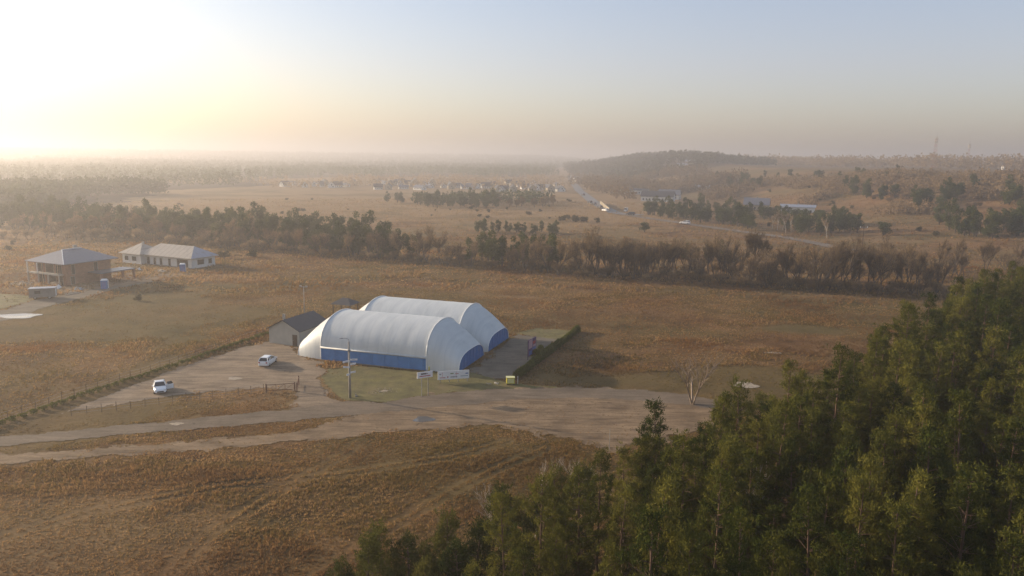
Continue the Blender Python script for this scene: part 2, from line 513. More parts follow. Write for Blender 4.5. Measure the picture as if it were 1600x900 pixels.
def np_mesh(name, V, F, mat, attr=None, smooth=False):
    """V (n,3), F (m,k) arrays -> mesh datablock"""
    V = np.asarray(V, np.float32); F = np.asarray(F, np.int32); k = F.shape[1]
    me = bpy.data.meshes.new(name)
    me.vertices.add(len(V)); me.vertices.foreach_set("co", V.ravel())
    me.loops.add(F.size); me.loops.foreach_set("vertex_index", F.ravel())
    me.polygons.add(len(F)); me.polygons.foreach_set("loop_start", np.arange(0, F.size, k, dtype=np.int32))
    if smooth: me.polygons.foreach_set("use_smooth", np.ones(len(F), bool))
    if attr:
        for an, a in attr.items():
            at_ = me.attributes.new(an, 'FLOAT_COLOR', 'POINT')
            c = np.ones((len(V), 4), np.float32); c[:, :3] = a
            at_.data.foreach_set("color", c.ravel())
    me.materials.append(MATS[mat]); me.update(calc_edges=True); me.validate()
    return me

def link(name, me, parent=None):
    o = bpy.data.objects.new(name, me); COL.objects.link(o)
    if parent is not None: o.parent = parent
    return o

def tag(o, label=None, cat=None, group=None, kind=None):
    for k, v in (("label", label), ("category", cat), ("group", group), ("kind", kind)):
        if v: o[k] = v
    return o

def empty(name, loc=(0, 0, 0), rz=0.0, label=None, cat=None, group=None):
    o = bpy.data.objects.new(name, None); COL.objects.link(o)
    o.empty_display_size = 0.5
    o.location = loc; o.rotation_euler = (0, 0, rz)
    return tag(o, label, cat, group)

def copy_tree(o, parent=None):
    c = o.copy(); COL.objects.link(c)
    if parent is not None: c.parent = parent
    for ch in list(o.children): copy_tree(ch, c)
    return c

def az_rot(az):                   # rotation that turns local +X to compass bearing az (from +Y, clockwise)
    return R(90 - az)

def gz(x, y): return float(hgt(x, y))

# ------------------------------------------------------------------ zones on the ground
P_PARK = pix_poly([(95, 646), (200, 606), (300, 567), (380, 544), (421, 534), (458, 541), (462, 556), (502, 566), (508, 580), (498, 592), (505, 606), (520, 622), (536, 632), (455, 646), (462, 626), (470, 610), (412, 606), (300, 615), (170, 634)])
P_ROAD = pix_poly([(-160, 704), (0, 682), (250, 660), (430, 642), (455, 640), (540, 628), (600, 630), (640, 622), (720, 612), (800, 607.5), (900, 606), (1000, 609), (1075, 617), (1130, 628), (1120, 640), (1060, 632), (1000, 626), (900, 622), (800, 625), (720, 633), (640, 641), (560, 648), (430, 660), (250, 675), (0, 697), (-160, 716)])
P_TRACK = pix_poly([(-160, 724), (0, 711), (200, 698), (400, 680), (500, 671), (600, 654), (700, 640), (760, 640), (720, 668), (600, 673), (500, 686), (400, 697), (200, 713), (0, 729), (-160, 742)])
P_DIRT = pix_poly([(540, 652), (600, 640), (640, 625), (720, 613), (800, 609), (900, 607), (1000, 612), (1060, 622), (1120, 636), (1110, 662), (1040, 692), (960, 704), (900, 690), (830, 673), (760, 664), (700, 666), (640, 673), (560, 682), (480, 690), (490, 672)])
P_LAWN = pix_poly([(505, 590), (515, 577), (560, 572), (667, 582), (735, 582), (800, 600), (880, 606), (800, 610), (720, 613), (640, 621), (600, 629), (560, 629), (530, 622), (513, 606)])
P_YARD = pix_poly([(735, 582), (772, 549), (812, 522), (872, 531), (835, 560), (800, 592), (770, 592)])
P_STRIP = pix_poly([(806, 521), (838, 513), (905, 517), (872, 532)])
P_DRIVE = pix_poly([(-120, 512), (0, 486), (50, 470), (120, 458), (170, 447), (225, 438), (240, 440), (190, 450), (130, 466), (70, 480), (40, 492), (0, 503), (-120, 534)])
P_GREEN = pix_poly([(-80, 462), (0, 458), (48, 463), (50, 470), (0, 483), (-80, 500)])
P_SITE = pix_poly([(40, 440), (60, 432), (180, 428), (335, 424), (300, 428), (235, 440), (190, 447), (120, 456), (60, 462)])
HALL_D = np.array([math.sin(R(108)), math.cos(R(108))]); HALL_N = np.array([math.sin(R(18)), math.cos(R(18))])
HALL_O = flat(502, 562)[:2]
HALL_L, HALL_W, HALL_CAP = 19.8, 13.9, 5.3
P_HALL = [HALL_O - HALL_D * 5.5, HALL_O + HALL_D * 25.3, HALL_O + HALL_D * 25.3 + HALL_N * 28, HALL_O - HALL_D * 5.5 + HALL_N * 28]
EDGE = [(-14, 26), (-10, 36), (-3, 47.5), (11.5, 62), (35, 83), (56, 106), (74, 127), (94, 146), (130, 178)]
P_FOREST = EDGE + [(190, 150), (60, 20), (0, 10)]
P_SHED = [(-46, 137), (-38, 134), (-36, 146), (-43, 148)]
def pol(az_d):
    return [(d * math.sin(R(a)), d * math.cos(R(a))) for a, d in az_d]
W_FAR = pol([(-42, 800), (-30, 820), (-24, 760), (-18, 860), (-18, 1100), (-8, 1250), (2, 1350), (4, 2600), (-42, 2600)])
W_DIST = pol([(-44, 2600), (5, 2600), (5, 5200), (-44, 5200)])
W_NEAR = pol([(-42, 480), (-34, 500), (-31, 560), (-27, 600), (-26, 760), (-42, 760)])
W_HILL = pol([(4.5, 1400), (7, 1150), (10, 1050), (13, 1000), (15.5, 1150), (16.6, 1300), (17, 1700), (9, 1800), (4, 2100)])
WOODS = [W_FAR, W_DIST, W_NEAR, W_HILL]
BARE = [P_PARK, P_ROAD, P_TRACK, P_DIRT, P_YARD, P_DRIVE, P_HALL, P_SHED]

def zone_colour(x, y):
    D = np.hypot(x, y)
    px, py, dz = proj(x, y, 0 * x)
    w = fbm(x / 25, y / 25, 3, 4) - 0.5
    # pale open meadow beyond the tree belt, and the far plain
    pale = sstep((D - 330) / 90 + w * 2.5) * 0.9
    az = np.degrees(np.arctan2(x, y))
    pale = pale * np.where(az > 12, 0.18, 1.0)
    near = sstep((fbm(x / 40, y / 28, 9, 4) - 0.5) * 7) * 0.45
    pale = np.maximum(pale, near)
    # olive short grass: mown patch right of the halls, verge by the road
    def soft(c, r, e=1.0):
        return sstep((1 - np.hypot((x - c[0]) / r[0], (y - c[1]) / r[1]) + w * 1.6) * 2.2)
    g = np.maximum.reduce([soft((36, 118), (34, 13)) * 0.7, soft((22, 108), (22, 9)) * 0.6, soft((-4, 82), (22, 12)) * 0.35, soft((-58, 108), (9, 40)) * 0.5,
                           soft((60, 155), (26, 9)) * 0.8, soft((-70, 160), (55, 45)) * 0.55, soft((-30, 185), (40, 20)) * 0.45, soft((-80, 115), (20, 30)) * 0.35, sstep((w - 0.05) * 6) * 0.35])
    f = inside(P_FOREST, x + w * 8, y - w * 8).astype(float)
    for P in WOODS: f = np.maximum(f, inside(P, x + w * 60, y + w * 60) * 0.85)
    dirtf = dist_line(EDGE, x, y)
    return np.stack([pale * (1 - g), g, f], -1)

def build_ground():
    az = np.concatenate([np.linspace(-180, -50, 40)[:-1], np.linspace(-50, 50, 340), np.linspace(50, 180, 40)[1:-1]])
    r = np.concatenate([[0.5, 6, 12, 18, 24], np.geomspace(28, 9000, 760)])
    A, Rr = np.meshgrid(R(1) * az, r)
    x, y = Rr * np.sin(A), Rr * np.cos(A)
    z = hgt(x, y)
    na, nr = len(az), len(r)
    idx = np.arange(nr * na).reshape(nr, na)
    nxt = np.roll(idx, -1, 1)
    F = np.stack([idx[:-1], nxt[:-1], nxt[1:], idx[1:]], -1).reshape(-1, 4)
    me = np_mesh("ground", np.stack([x, y, z], -1).reshape(-1, 3), F[:, ::-1], "field_soil", {"zone": zone_colour(x, y).reshape(-1, 3)}, True)
    tag(link("ground", me), kind="structure")
build_ground()

def sheet(name, poly, mat, cell=0.3, lift=0.04, rough=0.7, seed=1):
    P = np.array(poly)
    x0, y0 = P.min(0) - 2; x1, y1 = P.max(0) + 2
    nx, ny = int((x1 - x0) / cell) + 1, int((y1 - y0) / cell) + 1
    gx, gy = np.meshgrid(x0 + np.arange(nx + 1) * cell, y0 + np.arange(ny + 1) * cell)
    cx, cyy = gx[:-1, :-1] + cell / 2, gy[:-1, :-1] + cell / 2
    wx = (fbm(cx / 1.7, cyy / 1.7, seed, 3) - 0.5) * 4 * rough; wy = (fbm(cx / 1.7, cyy / 1.7, seed + 50, 3) - 0.5) * 4 * rough
    k = inside(poly, cx + wx, cyy + wy)
    idx = np.arange((nx + 1) * (ny + 1)).reshape(ny + 1, nx + 1)
    F = np.stack([idx[:-1, :-1], idx[:-1, 1:], idx[1:, 1:], idx[1:, :-1]], -1)[k]
    used, inv = np.unique(F, return_inverse=True)
    V = np.stack([gx.ravel()[used], gy.ravel()[used]], -1)
    V = np.c_[V, hgt(V[:, 0], V[:, 1]) + lift]
    return tag(link(name, np_mesh(name, V, inv.reshape(-1, 4), mat, smooth=True)), kind="structure")
sheet("lawn", P_LAWN, "lawn_soil", 0.3, 0.030, 0.6, 3)
sheet("verge", P_STRIP, "lawn_soil", 0.4, 0.030, 0.6, 4)
sheet("garden_lawn", P_GREEN, "lawn_soil", 0.5, 0.030, 0.5, 5)
sheet("parking_lot", P_PARK, "parking_gravel", 0.3, 0.036, 0.5, 6)
sheet("gravel_yard", P_YARD, "dark_gravel", 0.3, 0.036, 0.5, 7)
sheet("driveway", P_DRIVE, "dark_gravel", 0.5, 0.036, 0.5, 8)
sheet("building_site_ground", P_SITE, "sand_track", 0.5, 0.042, 1.2, 9)
sheet("dirt_clearing", P_DIRT, "sand_track", 0.25, 0.042, 1.5, 10)
sheet("dirt_track", P_TRACK, "sand_track", 0.25, 0.048, 0.6, 11)
sheet("road", P_ROAD, "worn_asphalt", 0.3, 0.054, 0.3, 12)

# ------------------------------------------------------------------ haze
def build_haze():
    o = MB().box(-9600, 9600, -9600, 9600, -6, 80).build("haze", "concrete")
    o.data.materials.clear()
    m = bpy.data.materials.new("haze_air"); m.use_nodes = True
    nt = m.node_tree; nt.nodes.clear()
    out = nnode(nt, "ShaderNodeOutputMaterial"); v = nnode(nt, "ShaderNodeVolumePrincipled")
    v.inputs["Color"].default_value = (0.73, 0.71, 0.72, 1)
    v.inputs["Density"].default_value = 0.00062
    v.inputs["Anisotropy"].default_value = 0.55
    nt.links.new(v.outputs[0], out.inputs["Volume"])
    o.data.materials.append(m)
    tag(o, kind="stuff")
build_haze()

# ------------------------------------------------------------------ the two fabric halls
def arch_pts(n=28, wall=2.3, ridge=7.35):
    W = HALL_W
    P = [(0.0, z) for z in np.linspace(0, wall, 5)[:-1]]
    for t in np.linspace(0, math.pi, n):
        c, s = math.cos(t), math.sin(t)
        P.append((W / 2 - W / 2 * math.copysign(abs(c) ** 0.92, c), wall + (ridge - wall) * max(0, s) ** 0.92))
    P += [(W, z) for z in np.linspace(wall, 0, 5)[1:]]
    return P

def panel_pts(n=36, y0=1.05, h=2.75):
    W = HALL_W; a = W / 2 - y0
    P = []
    for t in np.linspace(0, math.pi, n):
        c, s = math.cos(t), math.sin(t)
        P.append((W / 2 - a * math.copysign(abs(c) ** 0.62, c), h * max(0, s) ** 0.80))
    return P

def hall(origin, label):
    root = empty("fabric_hall", (origin[0], origin[1], 0.0), az_rot(108), label, "sports hall", None)
    L, W, C = HALL_L, HALL_W, HALL_CAP
    A = arch_pts()
    n = len(A)
    # barrel
    m = MB(); us = np.linspace(0, L, 41)
    V = []; F = []
    Ab = [p for p in A if p[1] >= 2.29]
    nb = len(Ab)
    for i, u in enumerate(us):
        sag = 0.009 * math.cos(2 * math.pi * u / 2.5)
        for (v, z) in Ab:
            k = 1 + sag * 0.16
            V.append((u, W / 2 + (v - W / 2) * k, 2.3 + (z - 2.3) * k))
    for i in range(len(us) - 1):
        for j in range(nb - 1):
            F.append((i * nb + j, (i + 1) * nb + j, (i + 1) * nb + j + 1, i * nb + j + 1))
    m.add(V, F); mem = m.build("membrane", "white_membrane", root, True)
    # caps
    E = panel_pts(n)
    for side, name in ((0, "end_membrane"), (1, "end_membrane")):
        m = MB(); V = []; F = []; K = 12
        for i in range(K + 1):
            t = i / K
            u = C * t
            for j in range(n):
                v0, z0 = A[j]; v1, z1 = E[j]
                tt = t
                bulge = 0.38 * math.sin(math.pi * t)
                nz = max(0, min(1, z0 / 7.3))
                v = v0 + (v1 - v0) * tt; z = z0 + (z1 - z0) * tt + bulge * nz
                v += (v - W / 2) / W * bulge * (1 - nz) * 0.9
                V.append((-u if side == 0 else L + u, v, max(0, z)))
        for i in range(K):
            for j in range(n - 1):
                q = (i * n + j, (i + 1) * n + j, (i + 1) * n + j + 1, i * n + j + 1)
                F.append(q if side else q[::-1])
        m.add(V, F); m.build(name, "white_membrane", root, True)
        # blue end panel, a few cm inside the membrane lip
        xe = -C + 0.06 if side == 0 else L + C - 0.06
        m = MB()
        Ep = [(xe, W / 2 + (v - W / 2) * 0.99, z * 0.985) for v, z in E]
        th = -0.08 if side else 0.08
        m.add(Ep + [(x + th, y, z) for x, y, z in Ep],
              [tuple(range(n)) if not side else tuple(range(n))[::-1], tuple(range(n, 2 * n))[::-1]])
        m.build("end_panel", "blue_panel", root)
        # ribs on the panel and rope along its lip
        for v in np.arange(2.2, W - 1.5, 1.4):
            zt = float(np.interp(v, [p[0] for p in E], [p[1] for p in E]))
            x2 = xe + (0.03 if side else -0.03)
            MB().box(x2 - 0.03, x2 + 0.03, v - 0.03, v + 0.03, 0, zt - 0.08).build("panel_rib", "blue_skirt", root)
        m = MB(); m.tube([(-C if side == 0 else L + C, v, z) for v, z in E], 0.06, 6); m.build("panel_edge", "piping_white", root, True)
        m = MB(); xa = 0 if side == 0 else L
        m.tube([(xa, W / 2 + (v - W / 2) * 1.006, z * 1.008) for v, z in A], 0.09, 6); m.build("arch_piping", "piping_white", root, True)
    # long sides: blue skirt under a folded ledge
    for v, s in ((0, -1), (W, 1)):
        m = MB()
        m.box(0.05, L - 0.05, min(v, v + s * 0.10), max(v, v + s * 0.10), 0.12, 2.15); m.build("side_panel", "blue_skirt", root)
        m = MB(); m.tube([(0.0, v + s * 0.10, 2.26), (L, v + s * 0.10, 2.26)], 0.17, 8); m.build("ledge_roll", "white_membrane", root, True)
        m = MB(); m.box(0, L, min(v, v + s * 0.22), max(v, v + s * 0.22), -0.1, 0.12); m.build("base_beam", "concrete_dark", root)
        for k in range(9):
            MB().box(0.4 + k * 2.36, 0.46 + k * 2.36, min(v + s * 0.10, v + s * 0.15), max(v + s * 0.10, v + s * 0.15), 0.12, 2.1).build("panel_post", "blue_skirt", root)
    return root
hall(HALL_O, "white fabric hall with blue side panel nearest the road, in front of its twin")
hall(HALL_O + HALL_N * 13.95, "white fabric hall standing behind the other one, on the side of the brown field")

# ------------------------------------------------------------------ shed, pavilion, floodlight, signs
def gable_roof(m, L, W, zE, zR, ov, th=0.12):
    """ridge along x"""
    for s in (0, 1):
        y_e = -ov if s == 0 else W + ov
        zo = zE - ov * (zR - zE) / (W / 2)
        a = [(-ov, y_e, zo), (L + ov, y_e, zo), (L + ov, W / 2, zR), (-ov, W / 2, zR)]
        b = [(x, y, z + th) for x, y, z in a]
        m.add(a + b, [(0, 1, 2, 3), (7, 6, 5, 4), (0, 4, 5, 1), (1, 5, 6, 2), (2, 6, 7, 3), (3, 7, 4, 0)])
    return m

def gable_walls(m, L, W, zE, zR):
    m.add([(0, 0, 0), (L, 0, 0), (L, W, 0), (0, W, 0), (0, 0, zE), (L, 0, zE), (L, W, zE), (0, W, zE), (0, W / 2, zR), (L, W / 2, zR)],
          [(0, 1, 5, 4), (2, 3, 7, 6), (3, 0, 4, 8, 7), (1, 2, 6, 9, 5)])
    return m

def shed():
    p = flat(421, 536)
    az_s = 20.0
    root = empty("utility_shed", (p[0], p[1], 0), az_rot(az_s), "grey rendered utility shed with a dark gable roof beside the front hall", "shed")
    # local x runs along the ridge (bearing 20), local -y towards the right (bearing 110)
    L, W = 9.0, 6.7
    m = MB(); gable_walls(m, L, W, 2.9, 4.6)
    w = m.build("wall", "render_grey", root); w.location = (0, -W, 0)
    m = MB(); gable_roof(m, L, W, 2.92, 4.64, 0.35); r = m.build("roof", "roof_dark", root); r.location = (0, -W, 0)
    m = MB().box(1.2, 1.6, -2.6, -2.2, 4.3, 5.5); m.build("chimney", "concrete", root)
    m = MB().box(-0.05, 0.0, -W + 0.5, -W + 1.5, 0.05, 2.1); d = m.build("door", "wood_dark", root)
    m = MB().box(-0.09, -0.05, -W + 1.3, -W + 1.4, 1.0, 1.1); m.build("handle", "steel", d)
shed()

def pavilion():
    p = at(540, 488)
    root = empty("garden_pavilion", (p[0], p[1], gz(*p[:2])), az_rot(108), "small open pavilion with a dark hipped roof behind the halls", "pavilion")
    m = MB()
    a, b, h0, h1 = 2.6, 2.2, 2.1, 3.3
    m.add([(-a, -b, h0), (a, -b, h0), (a, b, h0), (-a, b, h0), (-0.7, 0, h1), (0.7, 0, h1)], [(0, 1, 5, 4), (1, 2, 5), (2, 3, 4, 5), (3, 0, 4), (3, 2, 1, 0)])
    m.build("roof", "roof_dark", root)
    for sx in (-1, 1):
        for sy in (-1, 1):
            MB().box(sx * 2.1 - 0.08, sx * 2.1 + 0.08, sy * 1.7 - 0.08, sy * 1.7 + 0.08, -0.2, 2.15).build("post", "wood_dark", root)
pavilion()

def floodlight():
    p = at(476, 497)
    root = empty("floodlight_mast", (p[0], p[1], gz(*p[:2])), az_rot(108), "slim pale floodlight mast with two lamps behind the grey shed", "floodlight")
    MB().tube([(0, 0, -0.3), (0, 0, 7.0)], [0.11, 0.07], 8).build("pole", "concrete", root, True)
    MB().box(-0.9, 0.9, -0.05, 0.05, 6.75, 6.87).build("crossbar", "steel", root)
    for s in (-0.75, 0.75):
        MB().box(s - 0.25, s + 0.25, -0.25, 0.05, 6.88, 7.12).build("lamp_head", "concrete", root)
floodlight()

def street_pole():
    p = flat(547, 622)
    root = empty("concrete_pole", (p[0], p[1], gz(*p[:2])), az_rot(70), "tall concrete pole with direction boards and a lamp arm at the road junction", "pole")
    MB().tube([(0, 0, -0.3), (0, 0, 8.4)], [0.21, 0.13], 10).build("shaft", "concrete", root, True)
    MB().tube([(0, 0, 8.2), (0, 0, 8.75), (-0.35, 0, 8.95), (-0.95, 0, 8.98)], 0.035, 6).build("lamp_arm", "steel", root)
    MB().box(-1.35, -0.85, -0.12, 0.12, 8.93, 9.05).build("lamp_head", "print_grey", root)
    for x0, x1, z, zt in ((-0.95, 0.05, 5.35, 0.12), (0.1, 1.15, 5.65, -0.05), (-0.9, 0.0, 4.65, -0.10), (0.1, 0.9, 4.95, 0.08), (0.1, 0.85, 3.75, 0.06), (-0.45, 0.0, 3.45, 0.0)):
        m = MB(); m.add([(x0, -0.17, z), (x1, -0.17, z + zt), (x1, -0.17, z + zt + 0.26), (x0, -0.17, z + 0.26), (x0, -0.21, z), (x1, -0.21, z + zt), (x1, -0.21, z + zt + 0.26), (x0, -0.21, z + 0.26)],
              [(0, 1, 2, 3), (7, 6, 5, 4), (4, 5, 1, 0), (3, 2, 6, 7), (0, 3, 7, 4), (1, 5, 6, 2)])
        s = m.build("direction_board", "sign_white", root)
        MB().box(min(x0, x1) + 0.3, max(x0, x1) - 0.3, -0.225, -0.212, z + 0.09, z + 0.15).build("lettering", "print_grey", s)
    MB().box(-0.2, 0.2, -0.24, -0.14, 7.0, 7.25).build("bracket", "steel", root)
street_pole()

def board(p0, p1, zb, zt, legs, name, label, marks, mat="sign_white", frame="steel"):
    p0, p1 = np.array(p0[:2]), np.array(p1[:2])
    d = p1 - p0; w = float(np.hypot(*d)); az = math.degrees(math.atan2(d[0], d[1]))
    root = empty(name, (p0[0], p0[1], gz(*p0)), az_rot(az), label, "billboard")
    MB().box(0, w, -0.04, 0.04, zb, zt).build("board", mat, root)
    for x in legs:
        MB().box(x * w - 0.05, x * w + 0.05, 0.045, 0.13, -0.3, zt - 0.15).build("post", frame, root)
    for x0, x1, z0, z1, c in marks:
        MB().box(x0 * w, x1 * w, -0.048, -0.041, zb + z0 * (zt - zb), zb + z1 * (zt - zb)).build("print", c, root)
    return root
board(flat(652, 621), flat(676, 617.5), 2.85, 3.75, (0.3, 0.72), "billboard", "small white roadside billboard on thin posts, left of the long one",
      [(0.24, 0.60, 0.55, 0.78, "print_dark"), (0.14, 0.86, 0.22, 0.36, "print_red"), (0.62, 0.70, 0.58, 0.70, "print_dark")])
board(flat(684, 599), flat(733, 596), 0.5, 1.85, (0.08, 0.37, 0.65, 0.95), "billboard", "long white billboard of several panels in front of the hall corner",
      [(0.05, 0.11, 0.55, 0.70, "print_grey"), (0.145, 0.152, 0.3, 0.85, "print_red"), (0.06, 0.24, 0.18, 0.26, "print_red"), (0.30, 0.335, 0.2, 0.35, "print_red"), (0.395, 0.50, 0.62, 0.72, "print_green"),
       (0.40, 0.54, 0.22, 0.30, "print_dark"), (0.58, 0.587, 0.15, 0.9, "print_red"), (0.555, 0.66, 0.60, 0.66, "print_red"), (0.55, 0.62, 0.22, 0.32, "print_grey"), (0.72, 0.96, 0.28, 0.36, "print_grey"), (0.88, 0.97, 0.55, 0.68, "print_blue")])
b3 = board(flat(825, 563), flat(837, 556), 0.6, 3.55, (0.02, 0.98), "billboard", "tall purple and pink advertising board beside the hedge",
      [(0.06, 0.50, 0.45, 0.96, "print_pink"), (0.54, 0.95, 0.30, 0.42, "print_blue"), (0.10, 0.46, 0.06, 0.30, "print_blue"), (0.56, 0.9, 0.62, 0.80, "print_red"), (0.60, 0.95, 0.46, 0.58, "print_pink")], "print_purple", "black_plastic")

def cabinet():
    p = flat(797.5, 600)
    root = empty("yellow_cabinet", (p[0], p[1], gz(*p[:2])), az_rot(85), "small yellow cabinet box on feet at the near end of the hedge", "cabinet")
    MB().box(-0.62, 0.62, -0.45, 0.45, 0.18, 1.1).build("body", "yellow_paint", root)
    MB().box(-0.68, 0.68, -0.5, 0.5, 1.1, 1.17).build("lid", "yellow_pale", root)
    MB().box(-0.50, 0.50, -0.475, -0.452, 0.28, 0.98).build("door", "yellow_pale", root)
    for sx in (-0.5, 0.5):
        MB().box(sx - 0.1, sx + 0.1, -0.4, 0.4, -0.1, 0.18).build("foot", "black_plastic", root)
cabinet()
def marker(px, py, h, label, mat="sign_white"):
    p = at(px, py)
    o = MB().tube([(0, 0, -0.2), (0, 0, h)], [0.05, 0.04], 6).build("marker_post", mat)
    o.location = (p[0], p[1], gz(*p[:2])); tag(o, label, "post")
marker(809, 600, 1.25, "short pale marker post beside the yellow cabinet")
marker(952, 702, 2.6, "thin pale pole at the edge of the dirt clearing near the pines", "concrete")
def yflag():
    p = flat(670, 579)
    root = empty("yellow_bollard", (p[0] + 0.1, p[1] - 0.4, 0), 0, "small yellow post at the corner of the front hall", "post")
    MB().tube([(0, 0, -0.1), (0, 0, 0.75)], [0.13, 0.11], 8).build("body", "yellow_paint", root)
    MB().tube([(0, 0, 0.75), (0, 0, 0.9)], [0.18, 0.05], 8).build("cap", "yellow_pale", root)
yflag()

# ------------------------------------------------------------------ leafy masses
def leaf_cloud(C, size, r_, up_bias=0.3, per=1, asp=0.5):
    """one tri per leaf clump centre C (n,3); returns V, F"""
    n = len(C)
    d = r_.normal(size=(n, 3)); d[:, 2] = np.abs(d[:, 2]) * (1 + up_bias); d /= np.linalg.norm(d, axis=1)[:, None]
    s = r_.normal(size=(n, 3)); s = np.cross(d, s); s /= np.linalg.norm(s, axis=1)[:, None] + 1e-9
    L = size * (0.6 + 0.8 * r_.random(n))[:, None]
    V = np.empty((n, 3, 3))
    V[:, 0] = C - s * L * asp * 0.5; V[:, 1] = C + s * L * asp * 0.5; V[:, 2] = C + d * L
    return V.reshape(-1, 3), np.arange(n * 3).reshape(-1, 3)

def hedge_along(p0, p1, w, h, n, name, label, mat, size=0.28, gap=None, seed=3, cat="hedge", amp=0.25):
    r_ = np.random.default_rng(seed)
    p0, p1 = np.array(p0[:2]), np.array(p1[:2]); L = np.hypot(*(p1 - p0))
    root = empty(name, (p0[0], p0[1], 0), az_rot(math.degrees(math.atan2(*(p1 - p0)))), label, cat)
    x = r_.random(n) * L
    ph = r_.random(n) * math.pi
    hh = h * (1 - amp + amp * 2 * vnoise(x / 1.3, x * 0, seed))
    rr = np.sqrt(r_.random(n) * 0.5 + 0.5)
    y = np.cos(ph) * w / 2 * rr; z = np.sin(ph) ** 0.6 * hh * rr
    if gap:
        k = np.mod(x, gap) < gap * 0.62
        x, y, z = x[k], y[k], z[k]
    d = (p1 - p0) / L; nx = np.array([-d[1], d[0]])
    X = p0[0] + d[0] * x + nx[0] * y; Y = p0[1] + d[1] * x + nx[1] * y
    V, F = leaf_cloud(np.stack([x, y, z + hgt(X, Y)], -1), size, r_, asp=0.8)
    link("foliage", np_mesh("foliage", V, F, mat), root)
    return root
hedge_along(flat(806, 593), flat(903, 518), 1.05, 1.2, 24000, "hedge", "long clipped green hedge along the gravel yard right of the halls", "hedge_leaves", 0.26, seed=5)
tt = flat(846, 553); 
hb = hedge_along((tt[0] - 1.5, tt[1] - 3.0), (tt[0] + 0.1, tt[1] + 1.4), 1.1, 1.3, 2600, "thuja_shrub", "bright yellow green shrub in front of the hedge by the purple board", "thuja_leaves", 0.24, seed=6, cat="shrub")
hedge_along(flat(-60, 684), flat(421, 522), 0.9, 0.55, 9000, "thuja_row", "row of low young shrubs along the far edge of the parking lot", "hedge_leaves", 0.24, 1.5, 8, "shrub row")

# ------------------------------------------------------------------ fences and gate
def fence(p0, p1, n, h, name, label, rails=(0.5,), mat="wood_dark", wire=True, lean=0.05, seed=1):
    rr = random.Random(seed)
    p0, p1 = np.array(p0[:2]), np.array(p1[:2]); d = p1 - p0; L = float(np.hypot(*d)); d = d / L
    root = empty(name, (p0[0], p0[1], 0), az_rot(math.degrees(math.atan2(*d))), label, "fence")
    tops = []
    for i in range(n + 1):
        x = L * i / n; z = gz(*(p0 + d * x)); k = rr.uniform(-lean, lean)
        hh = h * rr.uniform(0.92, 1.08)
        MB().tube([(x, 0, z - 0.2), (x + k, k * 0.5, z + hh)], 0.04, 5).build("post", mat, root)
        tops.append((x + k * 0.8, z, hh))
    m = MB()
    for q in rails:
        for a, b in zip(tops[:-1], tops[1:]):
            m.bar((a[0], 0, a[1] + q * a[2]), (b[0], 0, b[1] + q * b[2]), 0.012 if wire else 0.035, 3)
    m.build("wire" if wire else "rail", "steel" if wire else mat, root)
fence(flat(112, 650), flat(412, 612), 14, 1.25, "wire_fence", "low wire fence on wooden posts along the front of the parking lot", (0.3, 0.6, 0.95))
fence(flat(-60, 680), flat(421, 520), 30, 1.3, "wire_fence", "long wire fence on wooden posts behind the parking lot, along the field", (0.3, 0.6, 0.95), seed=2)
def gate(px0, py0, px1, py1, label):
    p0, p1 = flat(px0, py0)[:2], flat(px1, py1)[:2]; d = p1 - p0; L = float(np.hypot(*d))
    root = empty("field_gate", (p0[0], p0[1], gz(*p0)), az_rot(math.degrees(math.atan2(*d))), label, "gate")
    for x in (0.0, L):
        MB().box(x - 0.07, x + 0.07, -0.07, 0.07, -0.2, 1.45).build("gate_post", "rust_steel", root)
    m = MB()
    for z in (0.35, 1.25): m.bar((0.1, 0, z), (L - 0.1, 0, z), 0.045, 5)
    for x in np.linspace(0.12, L - 0.12, 4): m.bar((x, 0, 0.35), (x, 0, 1.25), 0.04, 5)
    for k in range(3):
        a, b = 0.12 + (L - 0.24) * k / 3, 0.12 + (L - 0.24) * (k + 1) / 3
        m.bar((a, 0, 0.35), (b, 0, 1.25), 0.022, 4)
    m.build("gate_frame", "rust_steel", root)
gate(416, 614, 461, 611, "closed rusty steel gate at the parking lot entrance")
gate(464, 612, 467, 601, "narrow open rusty gate leaf at the parking lot entrance")

# ------------------------------------------------------------------ cars
def wheel(parent, x, y, r=0.32, w=0.2):
    m = MB(); m.tube([(x, y - w / 2, r), (x, y + w / 2, r)], r, 14); t = m.build("wheel", "tyre", parent)
    s = 1 if y > 0 else -1
    m = MB(); m.tube([(x, y + s * (w / 2 - 0.02), r), (x, y + s * (w / 2 + 0.012), r)], r * 0.62, 10); m.build("rim", "rim", t)

